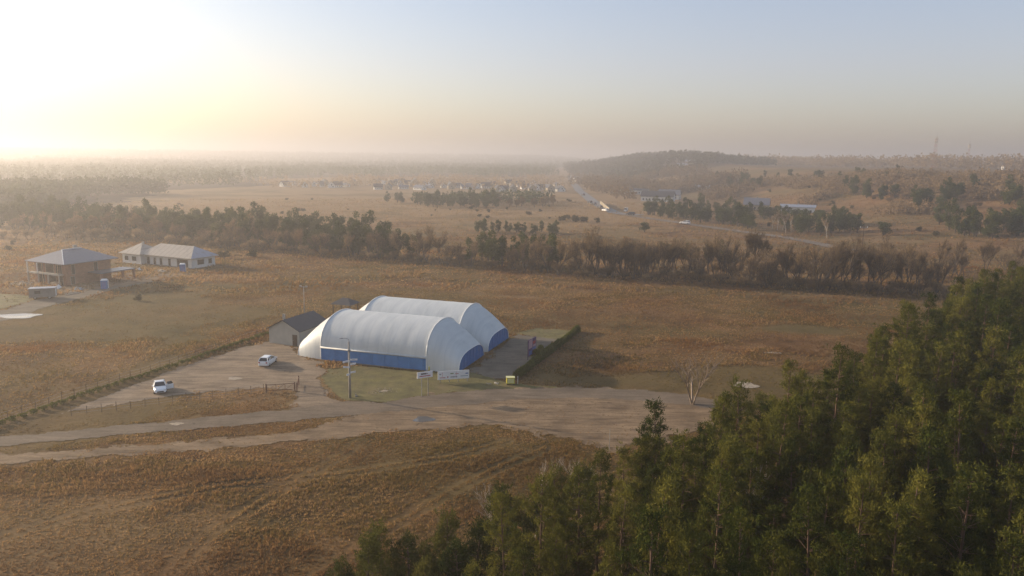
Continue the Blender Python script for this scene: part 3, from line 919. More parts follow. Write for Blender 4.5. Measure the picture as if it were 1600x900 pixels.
def car(kind, paint, label, group=None, open_door=False):
    root = empty("parked_car", (0, 0, 0), 0, label, "car", group)
    if kind == "sedan":
        xs = [-2.22, -2.15, -1.75, -1.25, -0.6, 0.2, 0.95, 1.6, 2.05, 2.22]
        zt = [0.70, 0.92, 1.00, 1.01, 0.98, 0.96, 0.95, 0.86, 0.74, 0.55]
        hw = [0.66, 0.76, 0.84, 0.87, 0.88, 0.88, 0.88, 0.85, 0.78, 0.66]
        cab = (-1.75, -0.75, 0.25, 1.05); H = 1.45
    else:
        xs = [-2.20, -2.14, -1.75, -1.25, -0.6, 0.2, 0.85, 1.55, 2.0, 2.2]
        zt = [0.80, 1.00, 1.05, 1.05, 1.03, 1.01, 1.00, 0.92, 0.80, 0.58]
        hw = [0.74, 0.82, 0.88, 0.90, 0.90, 0.90, 0.90, 0.87, 0.80, 0.68]
        cab = (-2.12, -1.70, 0.15, 0.95); H = 1.56
    # body shell
    V = []; F = []
    for x, z, w in zip(xs, zt, hw):
        zb = 0.22 if abs(x) < 2.0 else 0.30
        prof = [(-w * 0.92, zb), (-w, zb + 0.14), (-w * 1.01, (zb + z) / 2), (-w * 0.97, z - 0.10), (-w * 0.88, z), (0, z + 0.03)]
        prof = prof + [(-y, zz) for y, zz in prof[-2::-1]]
        V += [(x, y, zz) for y, zz in prof]
    k = 11
    for i in range(len(xs) - 1):
        for j in range(k - 1): F.append((i * k + j, i * k + j + 1, (i + 1) * k + j + 1, (i + 1) * k + j))
        F.append((i * k + k - 1, i * k, (i + 1) * k, (i + 1) * k + k - 1))
    F.append(tuple(range(k))); F.append(tuple((len(xs) - 1) * k + j for j in range(k - 1, -1, -1)))
    m = MB().add(V, F)
    # roof and pillars
    zb = 0.97 if kind == "sedan" else 1.02
    wr, wb = 0.62, 0.84
    a0, a1, a2, a3 = cab
    def cb(x, s, t):   # t 0 belt, 1 roof
        wb_ = min(wb, 0.93 * float(np.interp(x, xs, hw)))
        return (x, s * (wb_ + (min(wr, wb_) - wb_) * t), zb + (H - 0.06 - zb) * t)
    m.add([(a1, -wr, H - .06), (a2, -wr, H - .06), (a2, wr, H - .06), (a1, wr, H - .06), (a1 + .1, -wr + .1, H), (a2 - .12, -wr + .1, H), (a2 - .12, wr - .1, H), (a1 + .1, wr - .1, H)],
          [(3, 2, 1, 0), (4, 5, 6, 7), (0, 1, 5, 4), (1, 2, 6, 5), (2, 3, 7, 6), (3, 0, 4, 7)])
    mid = (a1 + a2) / 2
    for s in (-1, 1):
        m.bar(cb(a3, s, 0), cb(a2, s, 1), 0.045); m.bar(cb(a0, s, 0), cb(a1, s, 1), 0.07); m.bar(cb(mid, s, 0), cb(mid, s, 1), 0.045)
        if kind != "sedan": m.bar(cb(-1.25, s, 0), cb(-1.2, s, 1), 0.06)
    body = m.build("body", paint, root, False)
    # glass
    for s in (-1, 1):
        m = MB().add([cb(a0 + .1, s, 0), cb(a3 - .08, s, 0), cb(a2 - .02, s, .97), cb(a1 + .05, s, .97)], [(0, 1, 2, 3) if s < 0 else (3, 2, 1, 0)])
        m.build("side_window", "glass_dark", root)
    MB().add([cb(a3, -1, 0), cb(a3, 1, 0), cb(a2, 1, 1), cb(a2, -1, 1)], [(0, 1, 2, 3)]).build("windscreen", "glass_dark", root)
    MB().add([cb(a0, 1, 0), cb(a0, -1, 0), cb(a1, -1, 1), cb(a1, 1, 1)], [(0, 1, 2, 3)]).build("rear_window", "glass_dark", root)
    for x in (-1.35, 1.38):
        for s in (-0.80, 0.80): wheel(root, x, s)
    for s in (-1, 1):
        MB().box(2.06, 2.16, s * 0.62 - 0.16, s * 0.62 + 0.16, 0.60, 0.74).build("headlight", "lamp_clear", root)
        MB().box(-2.235, -2.12, s * 0.62 - 0.12, s * 0.62 + 0.12, 0.70, 0.92).build("taillight", "lamp_red", root)
        MB().box(a3 - 0.30, a3 - 0.12, s * 0.96 - 0.10, s * 0.96 + 0.10, 0.98, 1.12).build("mirror", paint, root)
    MB().box(2.10, 2.235, -0.45, 0.45, 0.34, 0.52).build("grille", "black_plastic", root)
    MB().box(-2.24, -2.1, -0.26, 0.26, 0.50, 0.62).build("number_plate", "sign_white", root)
    if open_door:
        h = (0.72, 0.90); d = (h[0] - 0.35, h[1] + 0.95)
        m = MB().add([(h[0], h[1], 0.3), (d[0], d[1], 0.3), (d[0], d[1], 0.97), (h[0], h[1], 0.97), (h[0] - .08, h[1] - .03, 0.3), (d[0] - .08, d[1] - .03, 0.3), (d[0] - .08, d[1] - .03, 0.97), (h[0] - .08, h[1] - .03, 0.97)],
                     [(0, 1, 2, 3), (7, 6, 5, 4), (0, 4, 5, 1), (1, 5, 6, 2), (2, 6, 7, 3), (3, 7, 4, 0)])
        dr = m.build("door", paint, root)
        dx, dy = h[0] - 0.04, h[1]
        m = MB().add([(dx - .02, dy, .98), (d[0] - .04, d[1] - .05, .98), (d[0] - .06, d[1] - .22, 1.38), (dx - .25, dy + .15, 1.38)], [(0, 1, 2, 3)])
        m.build("window", "glass_dark", dr)
    return root
p = flat(250, 610)
c1 = car("sedan", "car_paint", "white sedan with its front door open at the far left end of the parking lot", open_door=True)
c1.location = (p[0], p[1], gz(*p[:2]) + 0.04); c1.rotation_euler.z = az_rot(153)
p = flat(419, 569.5)
c2 = car("wagon", "car_paint", "white hatchback parked in the parking lot near the grey shed")
c2.location = (p[0], p[1], gz(*p[:2]) + 0.04); c2.rotation_euler.z = az_rot(4)

# ------------------------------------------------------------------ houses under construction
def hip_roof(m, x0, x1, y0, y1, z0, z1, inset=None, th=0.14):
    w, d = x1 - x0, y1 - y0
    i = inset if inset is not None else min(w, d) / 2
    if w >= d: A, B = (x0 + i, (y0 + y1) / 2, z1), (x1 - i, (y0 + y1) / 2, z1); q = [(0, 1, 5, 4), (1, 2, 5), (2, 3, 4, 5), (3, 0, 4)]
    else: A, B = ((x0 + x1) / 2, y0 + i, z1), ((x0 + x1) / 2, y1 - i, z1); q = [(0, 1, 4), (1, 2, 5, 4), (2, 3, 5), (3, 0, 4, 5)]
    m.add([(x0, y0, z0), (x1, y0, z0), (x1, y1, z0), (x0, y1, z0), A, B], q)
    m.box(x0, x1, y0, y1, z0 - th, z0 - 0.003)
    return m

def window(root, m_frame, x0, x1, z0, z1, face, axis, glass="dark_opening", out=1):
    """opening on a wall: axis 'y' = wall plane y=face, else x=face"""
    e = 0.03 * out
    def bx(mb, a0, a1, b0, b1, d0, d1):
        lo, hi = min(face + d0 * out, face + d1 * out), max(face + d0 * out, face + d1 * out)
        return mb.box(a0, a1, lo, hi, b0, b1) if axis == 'y' else mb.box(lo, hi, a0, a1, b0, b1)
    w = bx(MB(), x0, x1, z0, z1, 0.004, 0.03).build("window", glass, root)
    f = MB(); t = 0.09
    bx(f, x0 - t, x1 + t, z0 - t, z0, 0.004, 0.06); bx(f, x0 - t, x1 + t, z1, z1 + t, 0.004, 0.06)
    bx(f, x0 - t, x0, z0, z1, 0.004, 0.06); bx(f, x1, x1 + t, z0, z1, 0.004, 0.06)
    f.build("frame", m_frame, w)

def brick_house():
    p = flat(105, 447)
    # local +x bearing -65 (left facade), local +y ... right facade runs bearing 25 = local -y rotated
    root = empty("brick_house", (p[0], p[1], 0), az_rot(25), "two storey red brick house under construction with a grey hipped roof and carport", "house")
    L, W, H = 13.0, 12.6, 5.75       # x along bearing 25, y along bearing -65
    m = MB()
    # upper floor block and recessed ground floor behind the terrace
    m.box(0.0, L, 3.2, W, 0, H); m.box(0.0, L, 0.0, 3.2, 0.0, H)
    MB().box(-0.0, L, 0.0, W, 0.0, H).build("wall", "brick_block", root)
    m = MB(); hip_roof(m, -1.5, L + 1.5, -1.5, W + 1.7, H + 0.16, H + 3.0, 5.2); rf = m.build("roof", "roof_slate", root)
    MB().box(L * 0.55, L * 0.55 + 0.9, W * 0.5, W * 0.5 + 0.6, H + 1.8, H + 3.9).build("chimney", "concrete", rf)
    m = MB(); m.bar((-1.5, -1.5, H + 0.2), (3.7, W / 2, H + 3.05), 0.10, 5); m.bar((3.7, W / 2, H + 3.05), (9.3, W / 2, H + 3.05), 0.10, 5); m.build("ridge_cap", "sign_white", rf)
    # left facade (x = 0 plane, facing bearing 205): terrace slab, columns, openings
    MB().box(-1.6, 0, 0.8, W + 1.2, 2.75, 3.0).build("balcony_slab", "concrete", root)
    for y in (1.0, 5.2, 9.2, W + 0.9):
        MB().box(-1.5, -1.2, y - 0.15, y + 0.15, -0.1, 2.75).build("column", "concrete", root)
    for y in (9.4, W + 0.9):
        MB().box(-1.5, -1.25, y - 0.12, y + 0.12, 3.0, H).build("column", "wall_white", root)
    for y0, y1, z0, z1 in ((1.6, 3.8, 3.1, 5.3), (4.8, 8.0, 3.1, 5.3), (9.2, 11.6, 3.1, 5.3), (1.4, 3.0, 0.1, 2.4), (4.2, 7.6, 0.1, 2.5), (8.8, 11.4, 0.1, 2.5)):
        window(root, "concrete", y0, y1, z0, z1, 0.0, 'x', "dark_opening", -1)
    # right facade (y = 0 plane, facing bearing 115)
    for x0, x1, z0, z1 in ((1.6, 2.4, 2.9, 5.4), (8.0, 9.0, 3.0, 5.3), (1.2, 2.2, 0.3, 2.3)):
        window(root, "concrete", x0, x1, z0, z1, 0.0, 'y', "dark_opening", -1)
    # carport
    c = MB().box(6.0, 16.5, -5.2, -0.06, 2.75, 3.05).build("carport_roof", "roof_slate", root)
    for x, y in ((16.2, -4.9), (16.2, -0.4), (6.3, -4.9)):
        MB().box(x - 0.3, x + 0.3, y - 0.25, y + 0.25, -0.1, 2.75).build("column", "brick_block", root)
    MB().box(-1.4, -0.1, 2.0, 4.6, 0.0, 0.9).build("porch_block", "wood_pale", root)
    for y in (0.4, 6.6, 12.0):
        MB().bar((-1.9, y, 0), (-1.9, y + 0.1, H), 0.06, 5).build("scaffold_prop", "wood_pale", root)
brick_house()

def bungalow():
    p = flat(300, 420)
    # x along bearing 296 (leftwards along the front), y backwards (bearing 26)
    root = empty("bungalow", (p[0], p[1], 0), az_rot(116), "long pale block bungalow under construction with hipped sheet metal roofs", "house")
    # local x bearing 116, so the front runs to negative x; local y = bearing 26
    H = 3.0
    m = MB(); m.box(-22.0, 0, 0, 9.0, 0, H); m.build("wall", "block_white", root)
    m = MB(); m.box(-29.0, -20.5, -1.5, 6.5, 0, H - 0.02); m.build("wing_wall", "block_white", root)
    m = MB(); hip_roof(m, -23.0, 0.9, -0.9, 9.9, H + 0.15, H + 3.2, 4.6); m.build("roof", "metal_sheet", root)
    m = MB(); hip_roof(m, -29.8, -19.8, -2.3, 7.3, H + 0.18, H + 3.1); m.build("wing_roof", "metal_sheet", root)
    m = MB(); m.add([(0.92, -0.92, H + .19), (0.92, 9.92, H + .19), (-3.7, 4.5, H + 3.24)], [(0, 1, 2)]); m.add([(0.92, -0.92, H + .16), (0.92, 9.92, H + .16), (-3.7, 4.5, H + 3.21)], [(2, 1, 0)])
    m.build("roof_hip", "roof_tin", root)
    for x0, x1, z0, z1 in ((-16.6, -15.6, 0.1, 2.3), (-13.8, -12.8, 0.1, 2.3), (-10.0, -9.1, 0.1, 2.4), (-6.2, -1.6, 0.1, 2.5), (-19.6, -18.4, 0.1, 2.4)):
        window(root, "concrete", x0, x1, z0, z1, 0.0, 'y', "dark_opening", -1)
    for x0, x1 in ((-28.0, -26.2), (-24.6, -22.6)):
        window(root, "wall_white", x0, x1, 0.9, 2.3, -1.5, 'y', "glass_dark", -1)
    window(root, "concrete", 2.2, 4.6, 1.0, 2.4, 0.0, 'x', "dark_opening", 1)
    window(root, "concrete", 6.4, 7.6, 0.9, 2.4, 0.0, 'x', "dark_opening", 1)
    MB().box(-24.2, -23.6, 2.0, 2.6, H + 2.0, H + 3.6).build("chimney", "concrete", root)
    MB().box(-22.0, 0.0, -0.35, -0.05, -0.1, 0.25).build("plinth", "concrete_dark", root)
bungalow()

def toilet(px, py, label):
    p = at(px, py)
    root = empty("portable_toilet", (p[0], p[1], gz(*p[:2])), R(20), label, "portable toilet", None)
    MB().box(-0.75, 0.75, -0.75, 0.75, 0, 2.2).build("cabin", "toilet_blue", root)
    MB().box(-0.80, 0.80, -0.80, 0.80, 2.2, 2.5, 0.2).build("roof", "sign_white", root)
    MB().box(-0.45, 0.45, -0.79, -0.754, 0.1, 2.0).build("door", "print_blue", root)
    MB().box(0.76, 0.9, 0.45, 0.75, 0, 2.2).build("vent_pipe", "sign_white", root)
toilet(163.5, 451, "blue portable toilet with white roof beside the brick house carport")
toilet(285.5, 424.5, "blue portable toilet with white roof in front of the bungalow")

def trailer():
    p = at(68, 466)
    root = empty("site_trailer", (p[0], p[1], gz(*p[:2])), az_rot(70), "grey site trailer with a pale roof parked in front of the brick house", "trailer")
    MB().box(-2.7, 2.7, -1.2, 1.2, 0.45, 2.5).build("body", "concrete_dark", root)
    MB().box(-2.85, 2.85, -1.35, 1.35, 2.5, 2.62).build("roof", "roof_tin", root)
    for x in (-1.5, 1.5):
        for s in (-1.0, 1.0): wheel(root, x, s, 0.36)
    MB().box(2.70, 2.73, -0.5, 0.4, 0.6, 2.3).build("door", "sign_white", root)
    MB().box(-1.5, -0.3, -1.225, -1.203, 1.3, 2.0).build("window", "glass_dark", root)
trailer()

def blob(name, px, py, r, h, mat, label, cat, seed, n=46, squash=0.6, group=None, chunk=1.0):
    """heap of rubble / boards / bags: chunks spread over a low cone"""
    rr = random.Random(seed)
    p = at(px, py); m = MB()
    for i in range(n):
        a = rr.uniform(0, 6.283); q = r * math.sqrt(rr.random()); z = h * (1 - q / r) * rr.random()
        s = rr.uniform(0.12, 0.38) * (0.5 + 0.5 * r / 3) * chunk; x, y = q * math.cos(a), q * math.sin(a) * squash
        m.box(x - s, x + s, y - s * 0.6, y + s * 0.6, z - 0.15, z + s * 0.7, s * 0.25)
    k = 14
    ring = [(r * math.cos(2 * math.pi * i / k) * rr.uniform(.8, 1.1), r * squash * math.sin(2 * math.pi * i / k) * rr.uniform(.8, 1.1), -0.12) for i in range(k)]
    m.add(ring + [(0, 0, h * 0.7)], [(i, (i + 1) % k, k) for i in range(k)])
    o = m.build(name, mat); o.location = (p[0], p[1], gz(*p[:2])); o.rotation_euler.z = rr.uniform(0, 3)
    return tag(o, label, cat, group)
blob("rubble_heap", 36, 444, 3.8, 0.9, "rubble_mix", "pale rubble heap left of the brick house", "rubble", 1)
blob("timber_pile", 99, 443, 1.6, 0.8, "wood_pale", "stack of pale timber at the corner of the brick house", "timber", 2, 30)
blob("tarp_heap", 122, 452, 2.0, 0.7, "tarp", "heap covered in blue grey tarp in front of the brick house", "tarp", 3, 24)
blob("white_bag", 91.5, 451, 0.8, 1.7, "sign_white", "white big bag standing at the corner of the brick house", "bag", 4, 14)
blob("rubble_heap", 113, 459, 2.2, 0.5, "rubble_mix", "low pale rubble heap in front of the brick house corner", "rubble", 5)
blob("timber_pile", 197, 419, 3.2, 0.8, "wood_pale", "long pile of pale boards left of the bungalow", "timber", 6)
blob("white_bag", 217, 421.5, 0.9, 0.9, "sign_white", "white bags in front of the bungalow wing", "bag", 7, 12)
blob("sand_heap", 252, 424, 2.6, 0.8, "rubble_mix", "brown earth heap in front of the bungalow", "sand heap", 8)
blob("broken_slab", 602, 611, 2.7, 0.10, "sand_pit", "patch of broken pale ground with stones in the lawn", "rubble", 9, 90, 0.6, chunk=0.28)
blob("boulder", 556, 619, 0.45, 0.35, "concrete_dark", "single grey boulder beside the concrete pole", "boulder", 10, 6)
blob("boulder", 764, 600, 0.4, 0.3, "concrete_dark", "brownish boulder on the verge left of the yellow cabinet", "boulder", 11, 6)
blob("boulder", 776, 599.5, 0.5, 0.35, "concrete", "pale boulder on the verge nearest the yellow cabinet", "boulder", 12, 6)

# puddles, as small sheets of water
def puddle(px, py, rx, ry, seed, mat="puddle_water"):
    c = flat(px, py); poly = [(c[0] + rx * math.cos(t) * (1 + .25 * math.sin(3 * t + seed)), c[1] + ry * math.sin(t)) for t in np.linspace(0, 6.283, 24)[:-1]]
    sheet("puddle", poly, mat, 0.15, 0.066, 0.12, seed)
puddle(661, 655, 1.3, 1.2, 21); puddle(1165, 602, 1.9, 1.6, 22, "sand_pit"); puddle(1208, 552, 1.4, 0.7, 23, "sand_pit")
puddle(30, 494, 4.5, 2.6, 24); puddle(275, 663, 0.9, 0.5, 25, "sand_pit"); puddle(366, 592, 1.1, 0.8, 26, "sand_pit")


# ------------------------------------------------------------------ dry grass and weeds
TRAILS = [pix_poly(p) for p in ([(500, 900), (600, 830), (690, 775), (770, 735), (850, 700)], [(-20, 845), (140, 800), (330, 762), (520, 742), (700, 715), (790, 690)], [(260, 900), (330, 830), (430, 770), (520, 720), (560, 690)], [(900, 560), (1050, 545), (1220, 540), (1330, 520)], [(430, 520), (560, 470), (700, 455), (900, 470), (1100, 500)])]
def build_grass():
    r_ = np.random.default_rng(11)
    def scatter(n, dmin, dmax, az0=-40, az1=40):
        a = R(1) * (az0 + (az1 - az0) * r_.random(n)); d = np.sqrt(dmin ** 2 + (dmax ** 2 - dmin ** 2) * r_.random(n))
        return d * np.sin(a), d * np.cos(a)
    X = []; Y = []; S = []; B = []
    for n, d0, d1, s in ((190000, 48, 110, 0.28), (130000, 110, 200, 0.40), (60000, 200, 330, 0.7), (32000, 330, 620, 1.0)):
        x, y = scatter(n, d0, d1); X.append(x); Y.append(y); S.append(np.full(n, s)); B.append(r_.random(n))
    x = np.concatenate(X); y = np.concatenate(Y); s = np.concatenate(S)
    jx = (fbm(x / 1.5, y / 1.5, 61, 2) - .5) * 2.4; jy = (fbm(x / 1.5, y / 1.5, 67, 2) - .5) * 2.4
    bad = np.zeros(len(x), bool)
    for P in BARE:
        hit = inside(P, x + jx * 1.5, y + jy * 1.5)
        if P is P_DIRT or P is P_TRACK: hit &= r_.random(len(x)) > 0.05
        bad |= hit
    bad |= inside(P_HALL, x, y) | inside(P_ROAD, x, y)
    short = inside(P_LAWN, x, y) | inside(P_STRIP, x, y) | inside(P_GREEN, x, y)
    w = fbm(x / 16, y / 11, 14, 4); w2 = fbm(x / 5, y / 4, 15, 3)
    zc = zone_colour(x, y)
    tall = sstep((w - 0.40) * 5) * sstep((w2 - 0.30) * 4)
    keep = ~bad & ((r_.random(len(x)) < 0.66 + 0.34 * tall)) & ~((zc[:, 1] > 0.45) & (r_.random(len(x)) < 0.75)) & ~((zc[:, 2] > 0.5) & (r_.random(len(x)) < 0.8))
    for tr in TRAILS:
        dl = dist_line(tr, x + jx * 0.15, y + jy * 0.15)
        keep &= ~((np.abs(dl - 0.75) < 0.42) & (r_.random(len(x)) < 0.85))
    keep &= ~(short & (r_.random(len(x)) < 0.25))
    x, y, s, tall, zc, short, w, w2 = (q[keep] for q in (x, y, s, tall, zc, short, w, w2))
    n = len(x); z = hgt(x, y)
    hgt_ = s * (0.46 + 0.46 * tall) * (0.6 + 0.8 * r_.random(n)); hgt_[short] *= 0.3; hgt_ *= np.where(zc[:, 1] > 0.45, 0.5, 1)
    K = 5
    V = np.empty((n, K, 3, 3)); T = np.empty((n, K, 3, 3))
    pal = np.array([(0.245, 0.125, 0.046), (0.37, 0.230, 0.102), (0.185, 0.125, 0.044), (0.31, 0.178, 0.072), (0.180, 0.098, 0.042)])
    green = np.array((0.125, 0.105, 0.030)); tan = np.array((0.36, 0.25, 0.135))
    # broad plant patches share a tint
    pidx = np.clip((fbm(x / 17, y / 12, 41, 4) - 0.25) * 10 + r_.normal(size=n) * 0.55, 0, 4.99).astype(int)
    base = pal[pidx] * (0.86 + 0.28 * r_.random((n, 1)))
    g = np.maximum(zc[:, 1:2] * 0.8, short[:, None] * 0.9)
    base = base * (1 - g) + green * g
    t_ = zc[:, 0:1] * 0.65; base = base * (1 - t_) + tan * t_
    wind = np.array([0.35, -0.15])
    for k in range(K):
        a = r_.random(n) * 6.283; q = s * 0.45 * r_.random(n)
        bx_, by_ = x + q * np.cos(a), y + q * np.sin(a)
        b = r_.random(n) * 6.283; wd = s * (0.10 + 0.10 * r_.random(n))
        ux, uy = np.cos(b) * wd, np.sin(b) * wd
        lean = 0.5 * hgt_
        V[:, k, 0] = np.stack([bx_ - ux, by_ - uy, z - 0.05], -1)
        V[:, k, 1] = np.stack([bx_ + ux, by_ + uy, z - 0.05], -1)
        V[:, k, 2] = np.stack([bx_ + lean * (r_.normal(size=n) * 0.7 + wind[0]), by_ + lean * (r_.normal(size=n) * 0.7 + wind[1]), z + hgt_ * (0.6 + 0.6 * r_.random(n))], -1)
        T[:, k] = (base * (0.85 + 0.3 * r_.random((n, 1))))[:, None, :]
    me = np_mesh("dry_grass", V.reshape(-1, 3), np.arange(n * K * 3).reshape(-1, 3), "dry_stalks", {"tint": T.reshape(-1, 3)})
    tag(link("dry_grass", me), kind="stuff")
    print("grass tufts", n)
build_grass()

# ------------------------------------------------------------------ tree builders (mesh data shared by the copies)
def tubes_np(segs, n=4):
    """segs: list of (p0, p1, r0, r1)"""
    V = []; F = []
    for i, (a, b, r0, r1) in enumerate(segs):
        a, b = np.array(a, float), np.array(b, float); d = b - a; L = np.linalg.norm(d); d = d / (L + 1e-9)
        u = np.cross(d, (0, 0, 1.0)) if abs(d[2]) < 0.95 else np.cross(d, (1.0, 0, 0)); u /= np.linalg.norm(u); v = np.cross(d, u)
        o = len(V)
        for p, r in ((a, r0), (b, r1)):
            for k in range(n):
                t = 6.28318 * k / n; V.append(p + (u * math.cos(t) + v * math.sin(t)) * r)
        for k in range(n): F.append((o + k, o + (k + 1) % n, o + n + (k + 1) % n, o + n + k))
    return np.array(V), np.array(F)

def pine_meshes(seed, H, Rr, base, tufts, nb=6, leaf=0.23, blades=13, mat="pine_needles", asp=0.25, whorl=0.66):
    r_ = np.random.default_rng(seed)
    segs = []; C = []; O = []
    top = H
    bend = r_.normal(size=2) * 0.25
    def axis(z): return np.array([bend[0] * (z / H) ** 2, bend[1] * (z / H) ** 2, z])
    zs = np.linspace(-0.3, H * 0.97, 9)
    for a, b in zip(zs[:-1], zs[1:]):
        r0 = 0.17 * (1 - max(a, 0) / H) + 0.02; r1 = 0.17 * (1 - b / H) + 0.02
        segs.append((axis(a), axis(b), r0, r1))
    z = H * base
    lop = r_.random() * 6.283
    while z < H - 0.3:
        t = (z - H * base) / (H * (1 - base))
        prof = (0.55 + 0.5 * min(1, t / 0.25)) * min(1.05, ((1 - t) * 1.25) ** 0.68 + 0.05)
        k = nb if t < 0.85 else 5
        a0 = r_.random() * 6.283
        for i in range(k):
            if r_.random() < 0.16: continue
            a = a0 + 6.283 * i / k + r_.normal() * 0.3
            L = Rr * prof * r_.uniform(0.55, 1.22) * (1 + 0.2 * math.cos(a - lop))
            el = r_.uniform(-0.05, 0.35) + 0.45 * t
            d = np.array([math.cos(a) * math.cos(el), math.sin(a) * math.cos(el), math.sin(el)])
            p0 = axis(z); p1 = p0 + d * L
            segs.append((p0, p1, 0.022, 0.008))
            m = max(2, int(tufts * L / 1.5))
            # needle puffs bunch up near the branch end
            s = 1 - np.abs(r_.normal(size=m)) * 0.20; s = np.clip(s, 0.2, 1.06)
            side = np.cross(d, (0, 0, 1.0)); side /= np.linalg.norm(side) + 1e-9
            q = p0 + d * L * s[:, None] + side * (r_.normal(size=m) * 0.11)[:, None]
            q[:, 2] += r_.normal(size=m) * 0.10 + 0.06 * s
            C.append(q)
        z += whorl * r_.uniform(0.8, 1.2)
    m = 26; q = axis(H - 0.2) + r_.normal(size=(m, 3)) * (0.34, 0.34, 0.26); C.append(q)
    for i in range(5):       # dead stubs on the bare stem
        zz = r_.uniform(0.15, max(0.2, base)) * H; a = r_.random() * 6.283
        segs.append((axis(zz), axis(zz) + np.array([math.cos(a), math.sin(a), 0.1]) * r_.uniform(0.4, 1.0), 0.02, 0.008))
    C = np.concatenate(C)
    Cb = np.repeat(C, blades, 0) + r_.normal(size=(len(C) * blades, 3)) * 0.12
    V, F = leaf_cloud(Cb, leaf, r_, 0.5, asp=asp)
    crown = np_mesh("crown", V, F, mat)
    tv, tf = tubes_np(segs, 5)
    trunk = np_mesh("trunk", tv, tf, "bark_pine", smooth=True)
    return trunk, crown

def bare_meshes(seed, H, spread, r0, depth=4, nchild=3, twigs=1500, tw=0.035, bark="bark_grey", twig_mat="bare_twigs", fork=0.25, twl=0.9, stems=1):
    r_ = np.random.default_rng(seed)
    segs = []; ends = []
    def grow(p, d, L, r, lvl):
        n = 3; q = p
        for i in range(n):
            d2 = d + r_.normal(size=3) * 0.10 + np.array([0, 0, 0.05]); d2 /= np.linalg.norm(d2)
            e = q + d2 * L / n
            segs.append((q, e, r * (1 - 0.35 * i / n), r * (1 - 0.35 * (i + 1) / n)))
            if lvl >= 2: ends.append((q, e))
            if lvl < depth and i >= (1 if lvl == 0 else 0):
                for c in range(nchild if i == n - 1 else max(1, nchild - 2)):
                    a = r_.random() * 6.283; th = r_.uniform(0.3, 0.75) * spread
                    u = np.cross(d2, r_.normal(size=3)); u /= np.linalg.norm(u)
                    nd = d2 * math.cos(th) + u * math.sin(th); nd[2] += 0.12; nd /= np.linalg.norm(nd)
                    grow(e, nd, L * r_.uniform(0.50, 0.72), r * 0.55, lvl + 1)
            q, d = e, d2
    for k in range(stems):
        d0 = np.array([r_.normal() * 0.12, r_.normal() * 0.12, 1.0]) if stems == 1 else np.array([math.cos(k * 2.4) * 0.55, math.sin(k * 2.4) * 0.55, 1.0])
        grow(np.array([0, 0, -0.2]), d0 / np.linalg.norm(d0), H * 0.52, r0, 0)
    zmax = max(s[1][2] for s in segs); k = H / zmax
    segs = [(a * k, b * k, q0, q1) for a, b, q0, q1 in segs]; ends = [(a * k, b * k) for a, b in ends]
    tv, tf = tubes_np(segs, 4)
    trunk = np_mesh("trunk", tv, tf, bark, smooth=True)
    ia = r_.integers(0, len(ends), twigs); t = r_.random(twigs)[:, None]
    A = np.array([e[0] for e in ends])[ia]; Bv = np.array([e[1] for e in ends])[ia]
    V, F = leaf_cloud(A * (1 - t) + Bv * t, twl, r_, 0.5, asp=tw / twl * 2)
    return trunk, np_mesh("crown", V, F, twig_mat)

def leafy_meshes(seed, H, Rr, n, leaf, mat, base=0.12, trunk_r=0.10, lobes=9, bark="bark_grey"):
    """rounded bush / deciduous crown of leaf clumps round several limbs"""
    r_ = np.random.default_rng(seed)
    segs = []; C = []
    for i in range(lobes):
        a = r_.random() * 6.283; q = Rr * math.sqrt(r_.random()) * 0.75; z = H * r_.uniform(0.16 if base < 0.1 else 0.35, 0.85)
        z *= 1 - 0.35 * (q / Rr) ** 2
        c = np.array([q * math.cos(a), q * math.sin(a), z])
        segs.append((np.array([0, 0, -0.2]), np.array([c[0] * 0.3, c[1] * 0.3, z * 0.5]), trunk_r, trunk_r * 0.6))
        segs.append((np.array([c[0] * 0.3, c[1] * 0.3, z * 0.5]), c, trunk_r * 0.6, 0.015))
        m = n // lobes; u = r_.normal(size=(m, 3)); u /= np.linalg.norm(u, axis=1)[:, None]
        rad = (0.35 + 0.65 * np.sqrt(r_.random(m)))[:, None]
        sz = np.array([Rr * 0.5, Rr * 0.5, min(H * 0.22, Rr * 0.5)]) * r_.uniform(0.7, 1.2)
        C.append(c + u * rad * sz)
    C = np.concatenate(C); C = C[C[:, 2] > H * base]
    V, F = leaf_cloud(C, leaf, r_, 0.2, asp=0.6)
    tv, tf = tubes_np(segs, 4)
    return np_mesh("trunk", tv, tf, bark, smooth=True), np_mesh("crown", V, F, mat)

def plant(name, meshes, x, y, s, rz, label, cat, group=None, zs=1.0, tilt=0.0, sink=0.0):
    root = empty(name, (x, y, gz(x, y) - sink), rz, label, cat, group)
    root.scale = (s, s, s * zs)
    if tilt: root.rotation_euler = (tilt * math.cos(rz), tilt * math.sin(rz), rz)
    link("trunk", meshes[0], root); link("crown", meshes[1], root)
    return root

